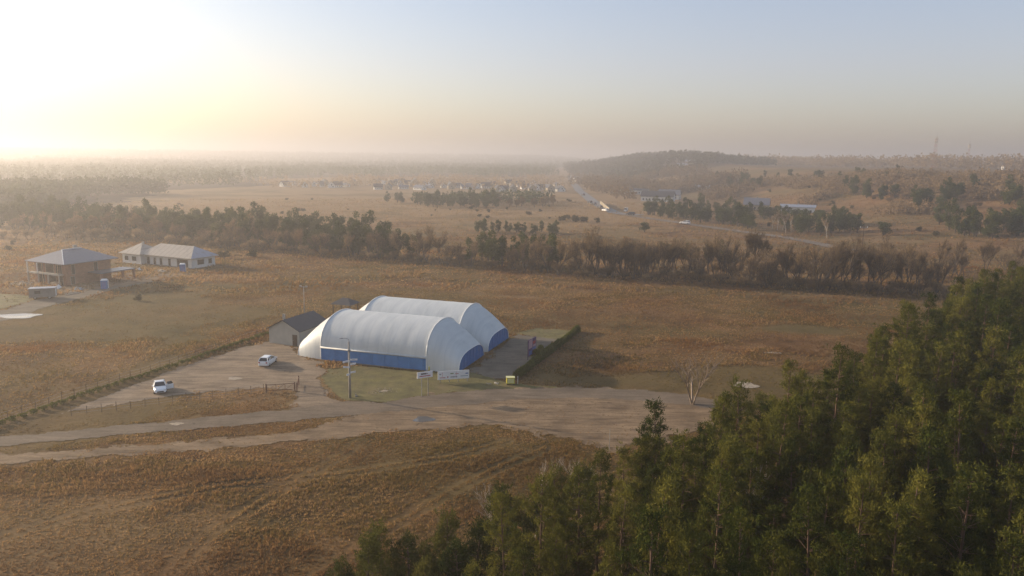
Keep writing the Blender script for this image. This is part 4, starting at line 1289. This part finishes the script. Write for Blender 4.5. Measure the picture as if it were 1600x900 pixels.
# ------------------------------------------------------------------ pine wood in the foreground
PINES = [pine_meshes(100 + i, h, rr, b, tf) for i, (h, rr, b, tf) in enumerate([
    (14.0, 1.75, 0.42, 12), (15.0, 1.90, 0.45, 12), (13.2, 1.65, 0.36, 12), (14.6, 2.05, 0.48, 12), (12.4, 1.60, 0.30, 12), (15.6, 1.80, 0.50, 12), (13.6, 2.0, 0.40, 12)])]
EDGE_PINES = [pine_meshes(140 + i, h, rr, b, tf) for i, (h, rr, b, tf) in enumerate([(12.0, 2.1, 0.12, 13), (11.0, 2.0, 0.08, 13), (12.8, 2.05, 0.16, 13)])]
YOUNG = [pine_meshes(160 + i, h, rr, b, tf, whorl=0.45) for i, (h, rr, b, tf) in enumerate([(7.5, 1.9, 0.05, 13), (6.2, 1.8, 0.04, 13)])]
FOREST_XY = []
def forest():
    sp = 2.9; n_in = 0
    rr = random.Random(21)
    for iy in range(0, 60):
        for ix in range(-12, 50):
            x = ix * sp + (iy % 2) * sp / 2 + rr.uniform(-0.85, 0.85); y = 24 + iy * sp * 0.9 + rr.uniform(-0.85, 0.85)
            xa = np.array([x]); ya = np.array([y])
            if not inside(P_FOREST, xa, ya)[0]: continue
            d = float(dist_line(EDGE, xa, ya)[0])
            if y > 165: continue
            px, py, dz = proj(x, y, 12.0)
            if px > 1650 or py > 960 or dz < 5: continue
            # small clearings where ground and stems show through
            if fbm(x / 9, y / 9, 91, 2) > 0.76: continue
            e = d < 2.6
            if d < 1.0 and rr.random() < 0.25: continue
            h = 1.0 if y < 70 else 1.03
            s = rr.uniform(0.88, 1.14) * (0.95 if e else 1.04)
            if rr.random() < 0.12: s *= 0.86
            s *= 0.74 + 0.26 * min(1.0, max(0.0, (x + 6) / 30.0)) if d < 12 else 1.0
            pm = rr.choice(EDGE_PINES if e else PINES)
            if e: lab, g = "green pine on the outer edge of the foreground pine wood", "pines on the edge of the wood"
            elif y < 60: lab, g = "green pine inside the dense pine wood, close to the viewer", "nearest pines of the wood"
            else: lab, g = "green pine inside the dense pine wood, further up the slope of treetops", "pines deep in the wood"
            plant("pine_tree", pm, x, y, s, rr.uniform(0, 6.283), lab, "pine", g, rr.uniform(0.94, 1.08), rr.uniform(-0.04, 0.04))
            FOREST_XY.append((x, y)); n_in += 1
    print("forest pines", n_in)
    k = 0
    for px, py, s in ((600, 905, 1.0), (640, 915, 1.1), (575, 950, 1.15), (668, 935, 1.0), (700, 905, 1.1), (742, 900, 1.2), (785, 850, 1.15), (820, 838, 1.1), (860, 805, 1.05), (900, 780, 1.1), (545, 955, 0.9), (720, 945, 1.2), (660, 900, 0.8), (800, 905, 1.2), (845, 870, 1.1)):
        q = flat(px, py + 60)
        plant("young_pine", YOUNG[k % 2], q[0], q[1], s, k * 1.3, "young bushy pine at the left front corner of the pine wood", "young pine", "young pines at the front of the wood", 1.0)
        k += 1
forest()

# bare birches among the pines, the big bare tree by the clearing
BIRCH = [bare_meshes(200 + i, h, 0.7, 0.09, 3, 3, 500, 0.02, "bark_birch", "bare_twigs", twl=0.7) for i, h in enumerate((11.0, 12.5, 10.0))]
BIG_BARE = bare_meshes(210, 9.0, 0.8, 0.17, 3, 2, 420, 0.02, "bark_pale", "bare_twigs", twl=0.6, stems=4)
q = flat(1082, 632)
plant("bare_tree", BIG_BARE, q[0], q[1], 0.95, 0.6, "leafless tree with several pale spreading stems at the end of the dirt clearing", "bare tree")
def birch(px, py, z, s, label, k, tilt=0.0):
    q = flat(px, py, z)
    plant("birch_tree", BIRCH[k % 3], q[0], q[1], s, k * 1.9, label, "birch", None, 1.0, tilt)
birch(1568, 500, 12.0, 1.25, "pale leafless birch standing out above the pines in the upper part of the wood", 0)
birch(1560, 700, 6.0, 1.0, "slender pale birch stem in a gap of the pine wood near the right side", 1, 0.05)
birch(1448, 712, 8.5, 1.05, "leafless birch with thin crooked branches in the middle of the pine wood", 2, 0.08)
birch(836, 800, 3.0, 0.62, "thin pale birch sapling at the left edge of the pine wood", 1)
birch(783, 815, 3.0, 0.62, "twin pale birch sapling beside the young pines at the left edge", 2)
birch(893, 770, 3.0, 0.62, "pale birch sapling between the first pines and the dirt clearing", 0)
birch(1135, 830, 7.0, 0.95, "pale birch stem showing between pines at the lower middle of the wood", 1)

# ------------------------------------------------------------------ tree belt, hillside woods
FARP = [leafy_meshes(300 + i, h, rr, 1500, 0.60, "far_needles", b, 0.12, lb) for i, (h, rr, b, lb) in enumerate([(11, 2.9, 0.02, 14), (12.5, 2.8, 0.06, 15), (9.5, 3.0, 0.0, 12), (12.5, 2.7, 0.08, 15), (10.5, 3.3, 0.03, 15)])]
BARE_T = [bare_meshes(320 + i, h, sp, 0.17, 3, 3, 1000, 0.035, "bark_grey", "bare_twigs", twl=1.25, stems=st) for i, (h, sp, st) in enumerate([(11, 0.55, 1), (12.5, 0.5, 2), (10, 0.7, 3), (13, 0.6, 1), (9, 0.75, 5)])]
AUTUMN = [leafy_meshes(340 + i, 9.5, 3.2, 1500, 0.6, "autumn_leaves") for i in range(2)]
SCRUB = [bare_meshes(350 + i, 4.0, 1.0, 0.06, 3, 3, 500, 0.05, "bark_grey", "bare_twigs", twl=0.9, stems=5) for i in range(3)]
BUSH = [leafy_meshes(360 + i, 3.4, 2.2, 700, 0.5, "bush_leaves", 0.02, 0.06) for i in range(3)]
OAK = bare_meshes(380, 14.5, 1.0, 0.36, 4, 3, 3600, 0.05, "bark_grey", "bare_twigs", twl=1.0)

counts = {"conifer": 0, "bare": 0, "bush": 0, "autumn": 0, "scrub": 0}
KIND = {"conifer": ("conifer_tree", FARP, "conifer"), "bare": ("bare_tree", BARE_T, "bare tree"), "autumn": ("autumn_tree", AUTUMN, "autumn tree"),
        "bush": ("bush", BUSH, "bush"), "scrub": ("thicket_shrub", SCRUB, "shrub")}
def put(kind, px, py, s, label, group, rr, zs=1.0):
    q = at(px, py); nm, ms, cat = KIND[kind]
    x, y = q[0], q[1]
    counts[kind] += 1
    return plant(nm, rr.choice(ms), x, y, s, rr.uniform(0, 6.283), label, cat, group, zs)

def row(kind, pts, n, label, group, smin, smax, jx=6, jy=3, seed=0):
    """n plants along a pixel polyline of their feet"""
    rr = random.Random(seed); P = np.array(pts, float)
    L = np.r_[0, np.cumsum(np.hypot(*np.diff(P, axis=0).T))]
    for i in range(n):
        t = (i + rr.random()) / n * L[-1]
        x = np.interp(t, L, P[:, 0]) + rr.uniform(-jx, jx); y = np.interp(t, L, P[:, 1]) + rr.uniform(-jy, jy)
        put(kind, x, y, rr.uniform(smin, smax), label, group, rr, rr.uniform(0.9, 1.15))

LB1, GB1 = "conifer in the hazy tree belt behind the two houses under construction", "conifers of the belt behind the houses"
row("conifer", [(-30, 352), (110, 358), (240, 368), (380, 381), (480, 390)], 50, LB1, GB1, 0.95, 1.25, 6, 4, 1)
row("conifer", [(-30, 345), (200, 354), (420, 368), (600, 380)], 40, LB1, GB1, 0.9, 1.2, 6, 3, 2)
row("conifer", [(470, 392), (560, 398), (640, 404)], 12, "conifer in the tree belt left of the middle gap, behind the halls", "conifers of the belt behind the halls", 0.85, 1.1, 5, 3, 3)
row("conifer", [(735, 410), (800, 416), (880, 420)], 14, "dark conifer in the clump of the tree belt right behind the rear hall", "dark conifers behind the rear hall", 0.75, 1.05, 5, 4, 4)
row("conifer", [(740, 362), (800, 363), (876, 366)], 16, "low conifer in the row beyond the dark clump of the belt", "low conifers beyond the belt", 0.42, 0.6, 4, 2, 5)
row("scrub", [(-20, 372), (120, 374), (260, 382), (400, 392)], 30, "low brown shrub at the foot of the conifer belt behind the houses", "brown shrubs behind the houses", 0.7, 1.2, 7, 3, 41)
row("bare", [(20, 366), (180, 372), (330, 381), (460, 392)], 22, "bare brownish tree among the conifers behind the houses", "bare trees behind the houses", 0.65, 0.95, 7, 3, 42)
row("autumn", [(70, 366), (125, 370), (160, 368), (250, 374)], 7, "rust coloured tree at the foot of the conifer belt behind the houses", "rust coloured trees of the belt", 0.65, 1.0, 10, 2, 6)
row("bare", [(330, 384), (480, 398), (610, 408)], 16, "bare brown tree at the front of the belt left of the halls", "bare trees left in the belt", 0.6, 0.95, 7, 3, 7)
row("bare", [(600, 406), (680, 412), (740, 416)], 11, "bare brown tree in the belt straight behind the front hall", "bare trees in the middle of the belt", 0.65, 0.95, 6, 3, 8)
row("bare", [(800, 424), (850, 424), (900, 430)], 8, "bare brown tree in front of the dark conifer clump", "bare trees before the conifer clump", 0.6, 0.9, 6, 4, 9)
row("bare", [(905, 428), (960, 432), (1010, 434)], 13, "tall bare alder with dark stem in the belt right of the halls", "bare alders right of the halls", 0.95, 1.2, 6, 3, 10)
row("bare", [(1010, 430), (1080, 436), (1150, 440)], 19, "bare bushy tree in the dense thicket right of the alders", "bare trees of the thicket", 0.75, 1.05, 6, 4, 11)
row("bare", [(1160, 444), (1260, 450), (1380, 455), (1470, 460)], 34, "bare tree with dark stem in the belt left of the pine wood", "bare trees left of the pine wood", 0.75, 1.15, 8, 6, 12)
row("bare", [(1300, 425), (1420, 432), (1540, 430), (1620, 425)], 20, "bare brown tree on the flat ground behind the pine wood", "bare trees behind the pine wood", 0.6, 0.95, 9, 6, 13)
row("scrub", [(340, 388), (500, 402), (640, 410), (760, 420), (900, 432)], 36, "low brown shrub along the foot of the tree belt", "brown shrubs left along the belt", 0.6, 1.0, 6, 3, 14)
row("scrub", [(900, 434), (1050, 440), (1200, 450), (1350, 458), (1480, 464)], 62, "low brown shrub in the dark thicket under the bare trees", "brown shrubs right along the belt", 0.55, 0.95, 6, 4, 15)
row("scrub", [(1000, 424), (1150, 432), (1300, 440)], 24, "low brown shrub inside the thicket behind the first bare trees", "brown shrubs inside the thicket", 0.6, 0.9, 8, 4, 16)
row("conifer", [(985, 402), (1030, 398), (1090, 404), (1140, 400)], 9, "small green pine behind the bare thicket right of the alders", "small green pines behind the thicket", 0.4, 0.6, 9, 4, 43)
q = at(1182, 436); plant("bare_oak", OAK, q[0], q[1], 1.0, 1.0, "large bare tree with a broad rounded crown and forked trunk in the belt", "bare tree")

# right hand conifer wood along the main road, birches, hillside
row("conifer", [(1005, 335), (1060, 342), (1120, 350), (1180, 358)], 24, "conifer in the front row of the wood beside the main road", "front row conifers beside the main road", 0.75, 1.05, 6, 2, 20)
row("conifer", [(1020, 326), (1100, 334), (1180, 342), (1260, 350), (1340, 356)], 34, "conifer in the back rows of the wood beside the main road", "back row conifers beside the main road", 0.75, 1.0, 7, 3, 21)
row("conifer", [(1220, 362), (1290, 366), (1345, 362)], 12, "conifer behind the pale birches beside the wood", "conifers behind the birches", 0.75, 1.05, 6, 3, 22)
row("conifer", [(1060, 288), (1130, 290), (1190, 292)], 16, "dark distant conifer in the row at the foot of the wooded hill", "distant conifers below the hill", 0.9, 1.2, 5, 2, 23)
row("conifer", [(1310, 300), (1360, 308), (1400, 312)], 9, "dark conifer on the middle of the brown hillside", "conifers on the middle of the hillside", 0.8, 1.1, 8, 6, 24)
row("conifer", [(1420, 318), (1480, 322), (1520, 300)], 14, "dark conifer in the upper clump on the right part of the hillside", "upper hillside conifers", 0.8, 1.1, 12, 10, 25)
row("conifer", [(1470, 355), (1530, 368), (1590, 362), (1610, 335)], 20, "dark conifer in the lower clump at the right end of the hillside", "lower hillside conifers", 0.85, 1.15, 14, 9, 26)
row("conifer", [(1560, 310), (1610, 312)], 7, "dark conifer near the plateau edge at the right end", "conifers near the plateau edge", 0.8, 1.1, 12, 10, 27)
row("conifer", [(1150, 283), (1230, 276), (1300, 282), (1420, 276)], 18, "small dark conifer dotted along the top of the brown hillside", "small conifers along the hillside top", 0.6, 1.0, 10, 5, 44)
rr_ = random.Random(5)
put("conifer", 1380, 368, 0.95, "single round conifer standing alone on the field right of the birches", None, rr_, 0.75)
put("conifer", 1007, 363, 0.8, "single dark conifer standing alone beside the main road", None, rr_, 0.7)
BIRCH_F = [bare_meshes(400 + i, 10.0, 0.6, 0.13, 3, 3, 500, 0.05, "bark_birch", "bare_twigs", twl=1.0) for i in range(2)]
for i, (px, py, s) in enumerate(((1206, 358, .9), (1214, 361, 1.0), (1228, 364, 1.0), (1236, 363, .85), (1222, 360, .9))):
    q = at(px, py); plant("birch_tree", BIRCH_F[i % 2], q[0], q[1], s, i * 1.7, "pale bare birch in the small group in front of the conifers", "birch", "birches in front of the conifers")
q = at(1292, 372); plant("birch_tree", BIRCH_F[0], q[0], q[1], 1.0, 2.0, "leaning pale birch alone right of the birch group", "birch", None, 1.0, 0.28)
q = at(1530, 366); plant("birch_tree", BIRCH_F[1], q[0], q[1], 0.9, 2.0, "pale birch stem between the dark conifers of the lower hillside", "birch", None, 1.0, 0.2)

# village side clumps
row("conifer", [(650, 322), (720, 324), (780, 324)], 17, "hazy conifer in the clump in front of the far village", "hazy conifers before the village", 0.8, 1.1, 5, 2, 30)
row("autumn", [(780, 322), (830, 323), (870, 322)], 8, "hazy pale brown tree right of the conifers in front of the far village", "hazy brown trees before the village", 0.7, 1.0, 4, 2, 31)
row("conifer", [(608, 316), (632, 318)], 4, "hazy round conifer standing left of the clump in front of the village", "hazy conifers left of the clump", 0.6, 0.8, 6, 1, 32)
row("bush", [(870, 344), (890, 345), (930, 347)], 9, "dark bush in the meadow near the main road", "bushes near the main road", 0.7, 1.1, 8, 2, 33)
def bushes():
    rr = random.Random(77)
    for i in range(46):
        put("bush", rr.uniform(20, 900), rr.uniform(312, 342), rr.uniform(0.3, 0.7), "small dark bush dotted on the hazy pale meadow", "small bushes on the hazy meadow", rr)
    for i in range(18):
        put("bush", rr.uniform(1120, 1480), rr.uniform(285, 380), rr.uniform(0.4, 0.9), "small bush dotted on the brown hillside", "small bushes on the hillside", rr)
    for i in range(26):
        put("scrub", rr.uniform(1240, 1600), rr.uniform(285, 330), rr.uniform(0.8, 1.4), "brown bare shrub on the upper hillside", "brown shrubs on the upper hillside", rr)
    for px, py, s, l in ((14, 392, .6, "small bush alone on the field left of the brick house"), (22, 382, .5, "small bush behind the other one on the field left of the brick house"), (216, 470, .5, "small green bush in the rough field below the brick house"),
                         (350, 404, .8, "dark bush on the rough field right of the bungalow"), (395, 402, .9, "wider dark bush further right of the bungalow")):
        put("bush", px, py, s, l, None, rr)
bushes()

# weeds: a few shrubby dark patches in the nearest field are part of the grass

# ------------------------------------------------------------------ far woods as masses
def wood_mass(name, poly_px, n, seed, mat, hmin=9, hmax=15, tri=14, leaf=2.6, world=None, label=None, thin=0.36):
    r_ = np.random.default_rng(seed)
    P = np.array(world if world is not None else [at(*p)[:2] for p in poly_px])
    x0, y0 = P.min(0); x1, y1 = P.max(0)
    xs = x0 + (x1 - x0) * r_.random(n * 4); ys = y0 + (y1 - y0) * r_.random(n * 4)
    D_ = np.hypot(xs, ys) * 0.09
    k = inside(P, xs + (fbm(xs / 70, ys / 70, seed + 3, 3) - 0.5) * D_, ys + (fbm(xs / 70, ys / 70, seed + 4, 3) - 0.5) * D_ * 3) & (fbm(xs / 60, ys / 60, seed, 3) > thin)
    xs, ys = xs[k][:n], ys[k][:n]; n = len(xs)
    h = (hmin + (hmax - hmin) * r_.random(n)) * (0.55 + 0.9 * fbm(xs / 70, ys / 70, seed + 9, 3)); z = hgt(xs, ys)
    u = r_.normal(size=(n, tri, 3)); u /= np.linalg.norm(u, axis=2)[:, :, None]
    c = np.stack([xs, ys, z + h * 0.55], -1)[:, None] + u * np.stack([h * 0.22, h * 0.22, h * 0.42], -1)[:, None]
    V, F = leaf_cloud(c.reshape(-1, 3), leaf, r_, 0.1, asp=0.9)
    tag(link(name, np_mesh(name, V, F, mat)), label, None, None, "stuff")
wood_mass("far_forest", None, 9000, 51, "far_needles", 10, 15, 24, 2.0, W_FAR)
wood_mass("distant_forest", None, 8000, 52, "far_needles", 10, 15, 18, 4.0, W_DIST)
wood_mass("near_haze_wood", None, 2200, 53, "far_needles", 9, 14, 18, 2.0, W_NEAR)
wood_mass("hill_forest", None, 3000, 54, "bush_leaves", 9, 15, 14, 3.0, W_HILL)
wood_mass("brown_hill_wood", None, 1300, 55, "bare_twigs", 6, 12, 14, 2.0, pol([(6, 900), (10, 760), (14, 680), (17.5, 640), (18, 760), (12, 980), (6, 1150)]), thin=0.46)
wood_mass("plateau_wood", None, 2600, 56, "bare_twigs", 9, 17, 14, 2.4, pol([(16.5, 1750), (18.5, 1300), (22, 1200), (27, 1100), (40, 900), (40, 1150), (26, 1600), (20, 2100), (16.5, 2100)]))
wood_mass("hillside_scrub", None, 3000, 57, "bare_twigs", 2.5, 6.5, 14, 1.2, pol([(20, 560), (25, 470), (31, 430), (38, 420), (38, 600), (30, 620), (24, 680), (19, 760)]))
wood_mass("roadside_wood", None, 420, 58, "bare_twigs", 7, 12, 14, 2.0, pol([(5, 820), (9, 640), (10.2, 640), (8, 900), (5.5, 1250)]))
wood_mass("village_trees", None, 900, 59, "bare_twigs", 4, 9, 14, 1.6, pol([(-22, 800), (-10, 830), (3.6, 800), (3.6, 1250), (-8, 1150), (-22, 960)]))
wood_mass("meadow_thicket", None, 260, 60, "far_needles", 4, 9, 16, 1.5, pol([(-7, 560), (-1, 540), (3, 560), (3, 640), (-2, 680), (-7, 650)]))

# ------------------------------------------------------------------ main road, village, far buildings
def road_strip(name, pts, w, mat, lift):
    P = [at(*p)[:2] for p in pts]; Q = []
    for a, b in zip(P[:-1], P[1:]):
        L = np.hypot(*(b - a)); k = max(2, int(L / 12))
        for i in range(k): Q.append(a + (b - a) * i / k)
    Q.append(P[-1]); Q = np.array(Q)
    T = np.gradient(Q, axis=0); T /= np.linalg.norm(T, axis=1)[:, None]; N = np.stack([-T[:, 1], T[:, 0]], -1)
    off = np.linspace(-w / 2, w / 2, 5)
    V = np.concatenate([Q + N * o for o in off]); n = len(Q)
    z = hgt(V[:, 0], V[:, 1]) + lift
    i = np.arange(n - 1); F = np.concatenate([np.stack([k * n + i, k * n + i + 1, (k + 1) * n + i + 1, (k + 1) * n + i], -1) for k in range(4)])
    tag(link(name, np_mesh(name, np.c_[V, z], F[:, ::-1], mat)), kind="structure")
    return Q
road_strip("side_road", [(1330, 392), (1230, 372), (1120, 357), (1030, 344), (962, 334)], 7.0, "side_road", 0.30)
road_strip("main_road", [(1000, 337), (960, 333), (930, 318), (905, 298), (893, 283), (890, 274)], 9.0, "highway", 0.35)

SUV = c2
def far_car(px, py, az, paint, label, group="cars on the distant main road"):
    q = at(px, py)
    r = copy_tree(SUV); r["label"] = label; r["group"] = group; r.name = "parked_car"
    r.location = (q[0], q[1], gz(*q[:2]) + 0.4); r.rotation_euler.z = az_rot(az); r.scale = (1.25, 1.25, 1.25)
    if paint:
        for ch in r.children:
            if ch.name.startswith(("body", "mirror")):
                ch.data = ch.data.copy(); ch.data.materials[0] = MATS[paint]
far_car(1070, 351, 300, None, "white car on the main road in front of the conifer wood")
far_car(945.5, 331, 330, None, "white car on the main road at the bend by the beige wall")
far_car(985, 337, 300, "car_paint_dark", "grey car on the main road right of the bend")
far_car(937, 326, 340, "car_paint_dark", "dark car just past the bend on the main road")
far_car(928, 321, 345, "car_paint_dark", "dark car second past the bend, further along the main road")
far_car(922, 318, 345, "car_paint_dark", "dark car third past the bend, ahead of the other two")
far_car(911, 306, 345, "car_paint_dark", "dark car far along the straight main road")
far_car(892, 284, 350, None, "white car at the far end of the straight main road")
def van(px, py, label):
    q = at(px, py)
    root = empty("white_van", (q[0], q[1], gz(*q[:2]) + 0.2), az_rot(200), label, "van")
    m = MB(); m.box(-2.4, 1.5, -0.95, 0.95, 0.35, 2.5, 0.08); m.box(1.5, 2.5, -0.92, 0.92, 0.35, 1.35, 0.05); m.build("body", "car_paint", root)
    MB().add([(1.51, -0.85, 1.4), (2.2, -0.85, 1.37), (2.2, 0.85, 1.37), (1.51, 0.85, 1.4), (1.51, -0.8, 2.3), (1.51, 0.8, 2.3)], [(1, 2, 5, 4), (0, 1, 4), (2, 3, 5)]).build("windscreen", "glass_dark", root)
    for x in (-1.5, 1.6):
        for s in (-0.85, 0.85): wheel(root, x, s, 0.36)
van(978, 331, "white van standing beside the main road behind the beige wall")

HOUSE_KINDS = []
def house_mesh(L, W, E, Rg):
    m = MB(); gable_walls(m, L, W, E, Rg)
    r = MB(); gable_roof(r, L, W, E + 0.03, Rg + 0.06, 0.6, 0.2)
    g = MB()
    for x in np.arange(1.5, L - 1.5, 2.6): g.box(x, x + 1.1, -0.05, -0.01, 0.9, 2.3); g.box(x, x + 1.1, W + 0.01, W + 0.05, 0.9, 2.3)
    for x in (-0.05, L + 0.01): g.box(x, x + 0.04, W / 2 - 0.6, W / 2 + 0.6, 3.2, min(4.6, Rg - 1)); g.box(x, x + 0.04, W * 0.25, W * 0.25 + 1.2, 0.9, 2.3)
    return m, r, g
def house_proto(L, W, E, Rg, wm, rm, label, group, cat="house", name="village_house"):
    root = empty(name, (0, 0, 0), 0, label, cat, group)
    m, r, g = house_mesh(L, W, E, Rg)
    far = name != "village_house" or cat != "house" or group is None
    if far:
        for x in np.arange(1.5, L - 1.5, 2.6):
            for y0 in (-0.05, W + 0.01):
                MB().box(x - L / 2, x + 1.1 - L / 2, y0 - W / 2, y0 + 0.04 - W / 2, 0.9, 2.3).build("window", "glass_dark", root)
        for x in (-0.05, L + 0.01):
            MB().box(x - L / 2, x + 0.04 - L / 2, -0.6, 0.6, 0.9, 2.3).build("window", "glass_dark", root)
    for b, nm, mt in ((m, "wall", wm), (r, "roof", rm), (g, "windows", "glass_dark")):
        if far and nm == "windows": continue
        o = b.build(nm, mt, root); o.location = (-L / 2, -W / 2, 0)
    MB().box(-0.4, 0.4, 0.5, 1.1, E, Rg + 0.9).build("chimney", "concrete", root)
    return root
def village():
    rr = random.Random(12)
    G = "houses of the far village"
    ks = [("small white gabled house with a dark roof in the hazy far village", 11, 9, 3.4, 7.6, "wall_white", "roof_dark"),
          ("long low white house with a slate roof in the hazy far village", 15, 9, 3.2, 6.2, "wall_white", "roof_slate"),
          ("cream house with a steep dark roof in the hazy far village", 10, 9, 5.0, 9.2, "wall_cream", "roof_dark")]
    protos = []
    spots = []
    for x0, x1, y0, y1, n in ((440, 560, 287, 294, 11), (585, 680, 287, 297, 17), (690, 770, 289, 297, 11), (770, 880, 288, 300, 20)):
        for i in range(n): spots.append((x0 + (x1 - x0) * (i + rr.random()) / n, rr.uniform(y0, y1)))
    for i, (px, py) in enumerate(spots):
        k = rr.choice((0, 0, 1, 2))
        if len(protos) < 3 and k >= len(protos): k = len(protos)
        if k == len(protos):
            l, *a = ks[k]; protos.append(house_proto(*a, l, G)); o = protos[k]
        else: o = copy_tree(protos[k])
        o.name = "village_house"
        sc_ = rr.uniform(0.62, 0.85); o.scale = (sc_, sc_, sc_)
        q = at(px, py); o.location = (q[0], q[1], gz(*q[:2])); o.rotation_euler.z = rr.uniform(0, 3.14) if rr.random() < 0.4 else R(15 + 90 * rr.randint(0, 1))
    return protos
VP = village()
def far_house(px, py, az, L, W, E, Rg, wm, rm, label, cat="house", name="village_house", group=None):
    r = house_proto(L, W, E, Rg, wm, rm, label, group, cat, name)
    q = at(px, py); r.location = (q[0], q[1], gz(*q[:2])); r.rotation_euler.z = az_rot(az)
far_house(902, 285, 60, 12, 9, 3.5, 8, "wall_white", "roof_slate", "white house beside the far end of the main road")
far_house(918, 288, 20, 12, 9, 3.5, 8, "wall_cream", "roof_dark", "cream house second from the far end of the main road")
far_house(930, 292, 70, 12, 10, 3.2, 8.5, "wall_white", "roof_slate", "white gabled house right of the main road among the brown trees")
far_house(986, 303, 105, 34, 10, 4.0, 5.2, "wall_white", "roof_dark", "long low pale building left of the warehouse roofs", "building", "long_building")
far_house(1028, 314, 108, 26, 16, 4.0, 8.0, "wall_white", "roof_dark", "dark roofed warehouse with pale end walls beside the conifer wood", "warehouse", "warehouse")
far_house(1046, 311, 110, 18, 12, 4.0, 8.0, "wall_white", "roof_slate", "slate roofed house right behind the dark warehouse")
far_house(1182, 328, 112, 16, 11, 4.0, 8.0, "wall_cream", "roof_slate", "house with a slate roof half hidden among the roadside conifers")
far_house(1246, 333, 112, 20, 9, 4.0, 5.2, "wall_white", "roof_tin", "long pale metal roofed hall among the conifers right of the slate roof", "hall", "metal_roof_hall")
far_house(1066, 262, 108, 14, 8, 3.5, 6, "wall_cream", "roof_tin", "pale house high on the wooded hill, lower of the two")
far_house(1079, 256, 108, 14, 8, 3.5, 6, "wall_cream", "roof_tin", "pale house high on the wooded hill, upper of the two")
far_house(1097, 296, 100, 14, 8, 2.6, 4.4, "wall_cream", "roof_tin", "small pale barn on the slope right of the warehouse", "barn", "barn")
far_house(1572, 265, 100, 8, 6, 4, 6.5, "wall_white", "roof_dark", "tiny white hut on the plateau edge at the right end")
def beige_wall():
    p0, p1 = at(938, 319), at(952, 331)
    d = p1[:2] - p0[:2]; L = float(np.hypot(*d))
    root = empty("beige_wall", (p0[0], p0[1], gz(*p0[:2])), az_rot(math.degrees(math.atan2(*d))), "beige boundary wall beside the bend of the main road", "wall")
    MB().box(0, L, -0.15, 0.15, -0.5, 2.4).build("panel", "wall_cream", root)
    MB().box(-0.1, L + 0.1, -0.25, 0.25, 2.4, 2.6).build("coping", "wall_cream", root)
    for k in np.linspace(0, L, 7): MB().box(k - 0.2, k + 0.2, -0.3, 0.3, -0.5, 2.7).build("pillar", "wall_cream", root)
beige_wall()

def mast(px, D, z_top, w, label):
    az = math.atan2(*ray(px, 255)[:2]); x, y = D * math.sin(az), D * math.cos(az)
    z0 = gz(x, y); H = z_top - z0
    root = empty("lattice_mast", (x, y, z0), 0, label, "radio mast")
    n = 12
    for i in range(n):
            m = MB(); mat = ("mast_red", "concrete")[i % 2]
            a, b = H * i / n, H * (i + 1) / n
            wa, wb = w * (1 - 0.7 * i / n), w * (1 - 0.7 * (i + 1) / n)
            C = [(-1, -1), (1, -1), (1, 1), (-1, 1)]
            for (sx, sy), (tx, ty) in zip(C, C[1:] + C[:1]):
                m.bar((sx * wa, sy * wa, a), (sx * wb, sy * wb, b), 0.11)
                m.bar((sx * wa, sy * wa, a), (tx * wb, ty * wb, b), 0.06); m.bar((sx * wb, sy * wb, b), (tx * wb, ty * wb, b), 0.06)
            m.build("lattice_section", mat, root)
    m = MB().bar((0, 0, H), (0, 0, H + 5), 0.12); m.build("antenna", "steel", root)
    for z in (0.82, 0.9):
        for k in range(3): MB().box(math.cos(k * 2.1) * 1.4 - .35, math.cos(k * 2.1) * 1.4 + .35, math.sin(k * 2.1) * 1.4 - .35, math.sin(k * 2.1) * 1.4 + .35, H * z - 1.3, H * z + 1.3).build("antenna_panel", "concrete", root)
mast(1459.5, 1100, 35 + 1100 * (253.5 - 219) / 1186, 2.2, "taller red and white lattice radio mast on the plateau skyline")
mast(1512, 1350, 35 + 1350 * (254 - 228) / 1186, 1.6, "shorter faint lattice mast right of the taller one on the skyline")
def utility_pole(px, py, h, label, cross=True):
    q = at(px, py)
    root = empty("utility_pole", (q[0], q[1], gz(*q[:2])), az_rot(100), label, "utility pole")
    MB().tube([(0, 0, -0.3), (0, 0, h)], [0.17, 0.11], 6).build("shaft", "wood_dark", root, True)
    if cross:
        MB().box(-1.0, 1.0, -0.08, 0.08, h - 0.5, h - 0.35).build("crossarm", "steel", root)
        for s in (-0.9, 0, 0.9): MB().bar((s, 0, h - 0.35), (s, 0, h - 0.05), 0.07, 6).build("insulator", "sign_white", root)
utility_pole(1341, 452, 17.5, "tall utility pole with a crossarm rising above the bare trees")
print("counts", counts)
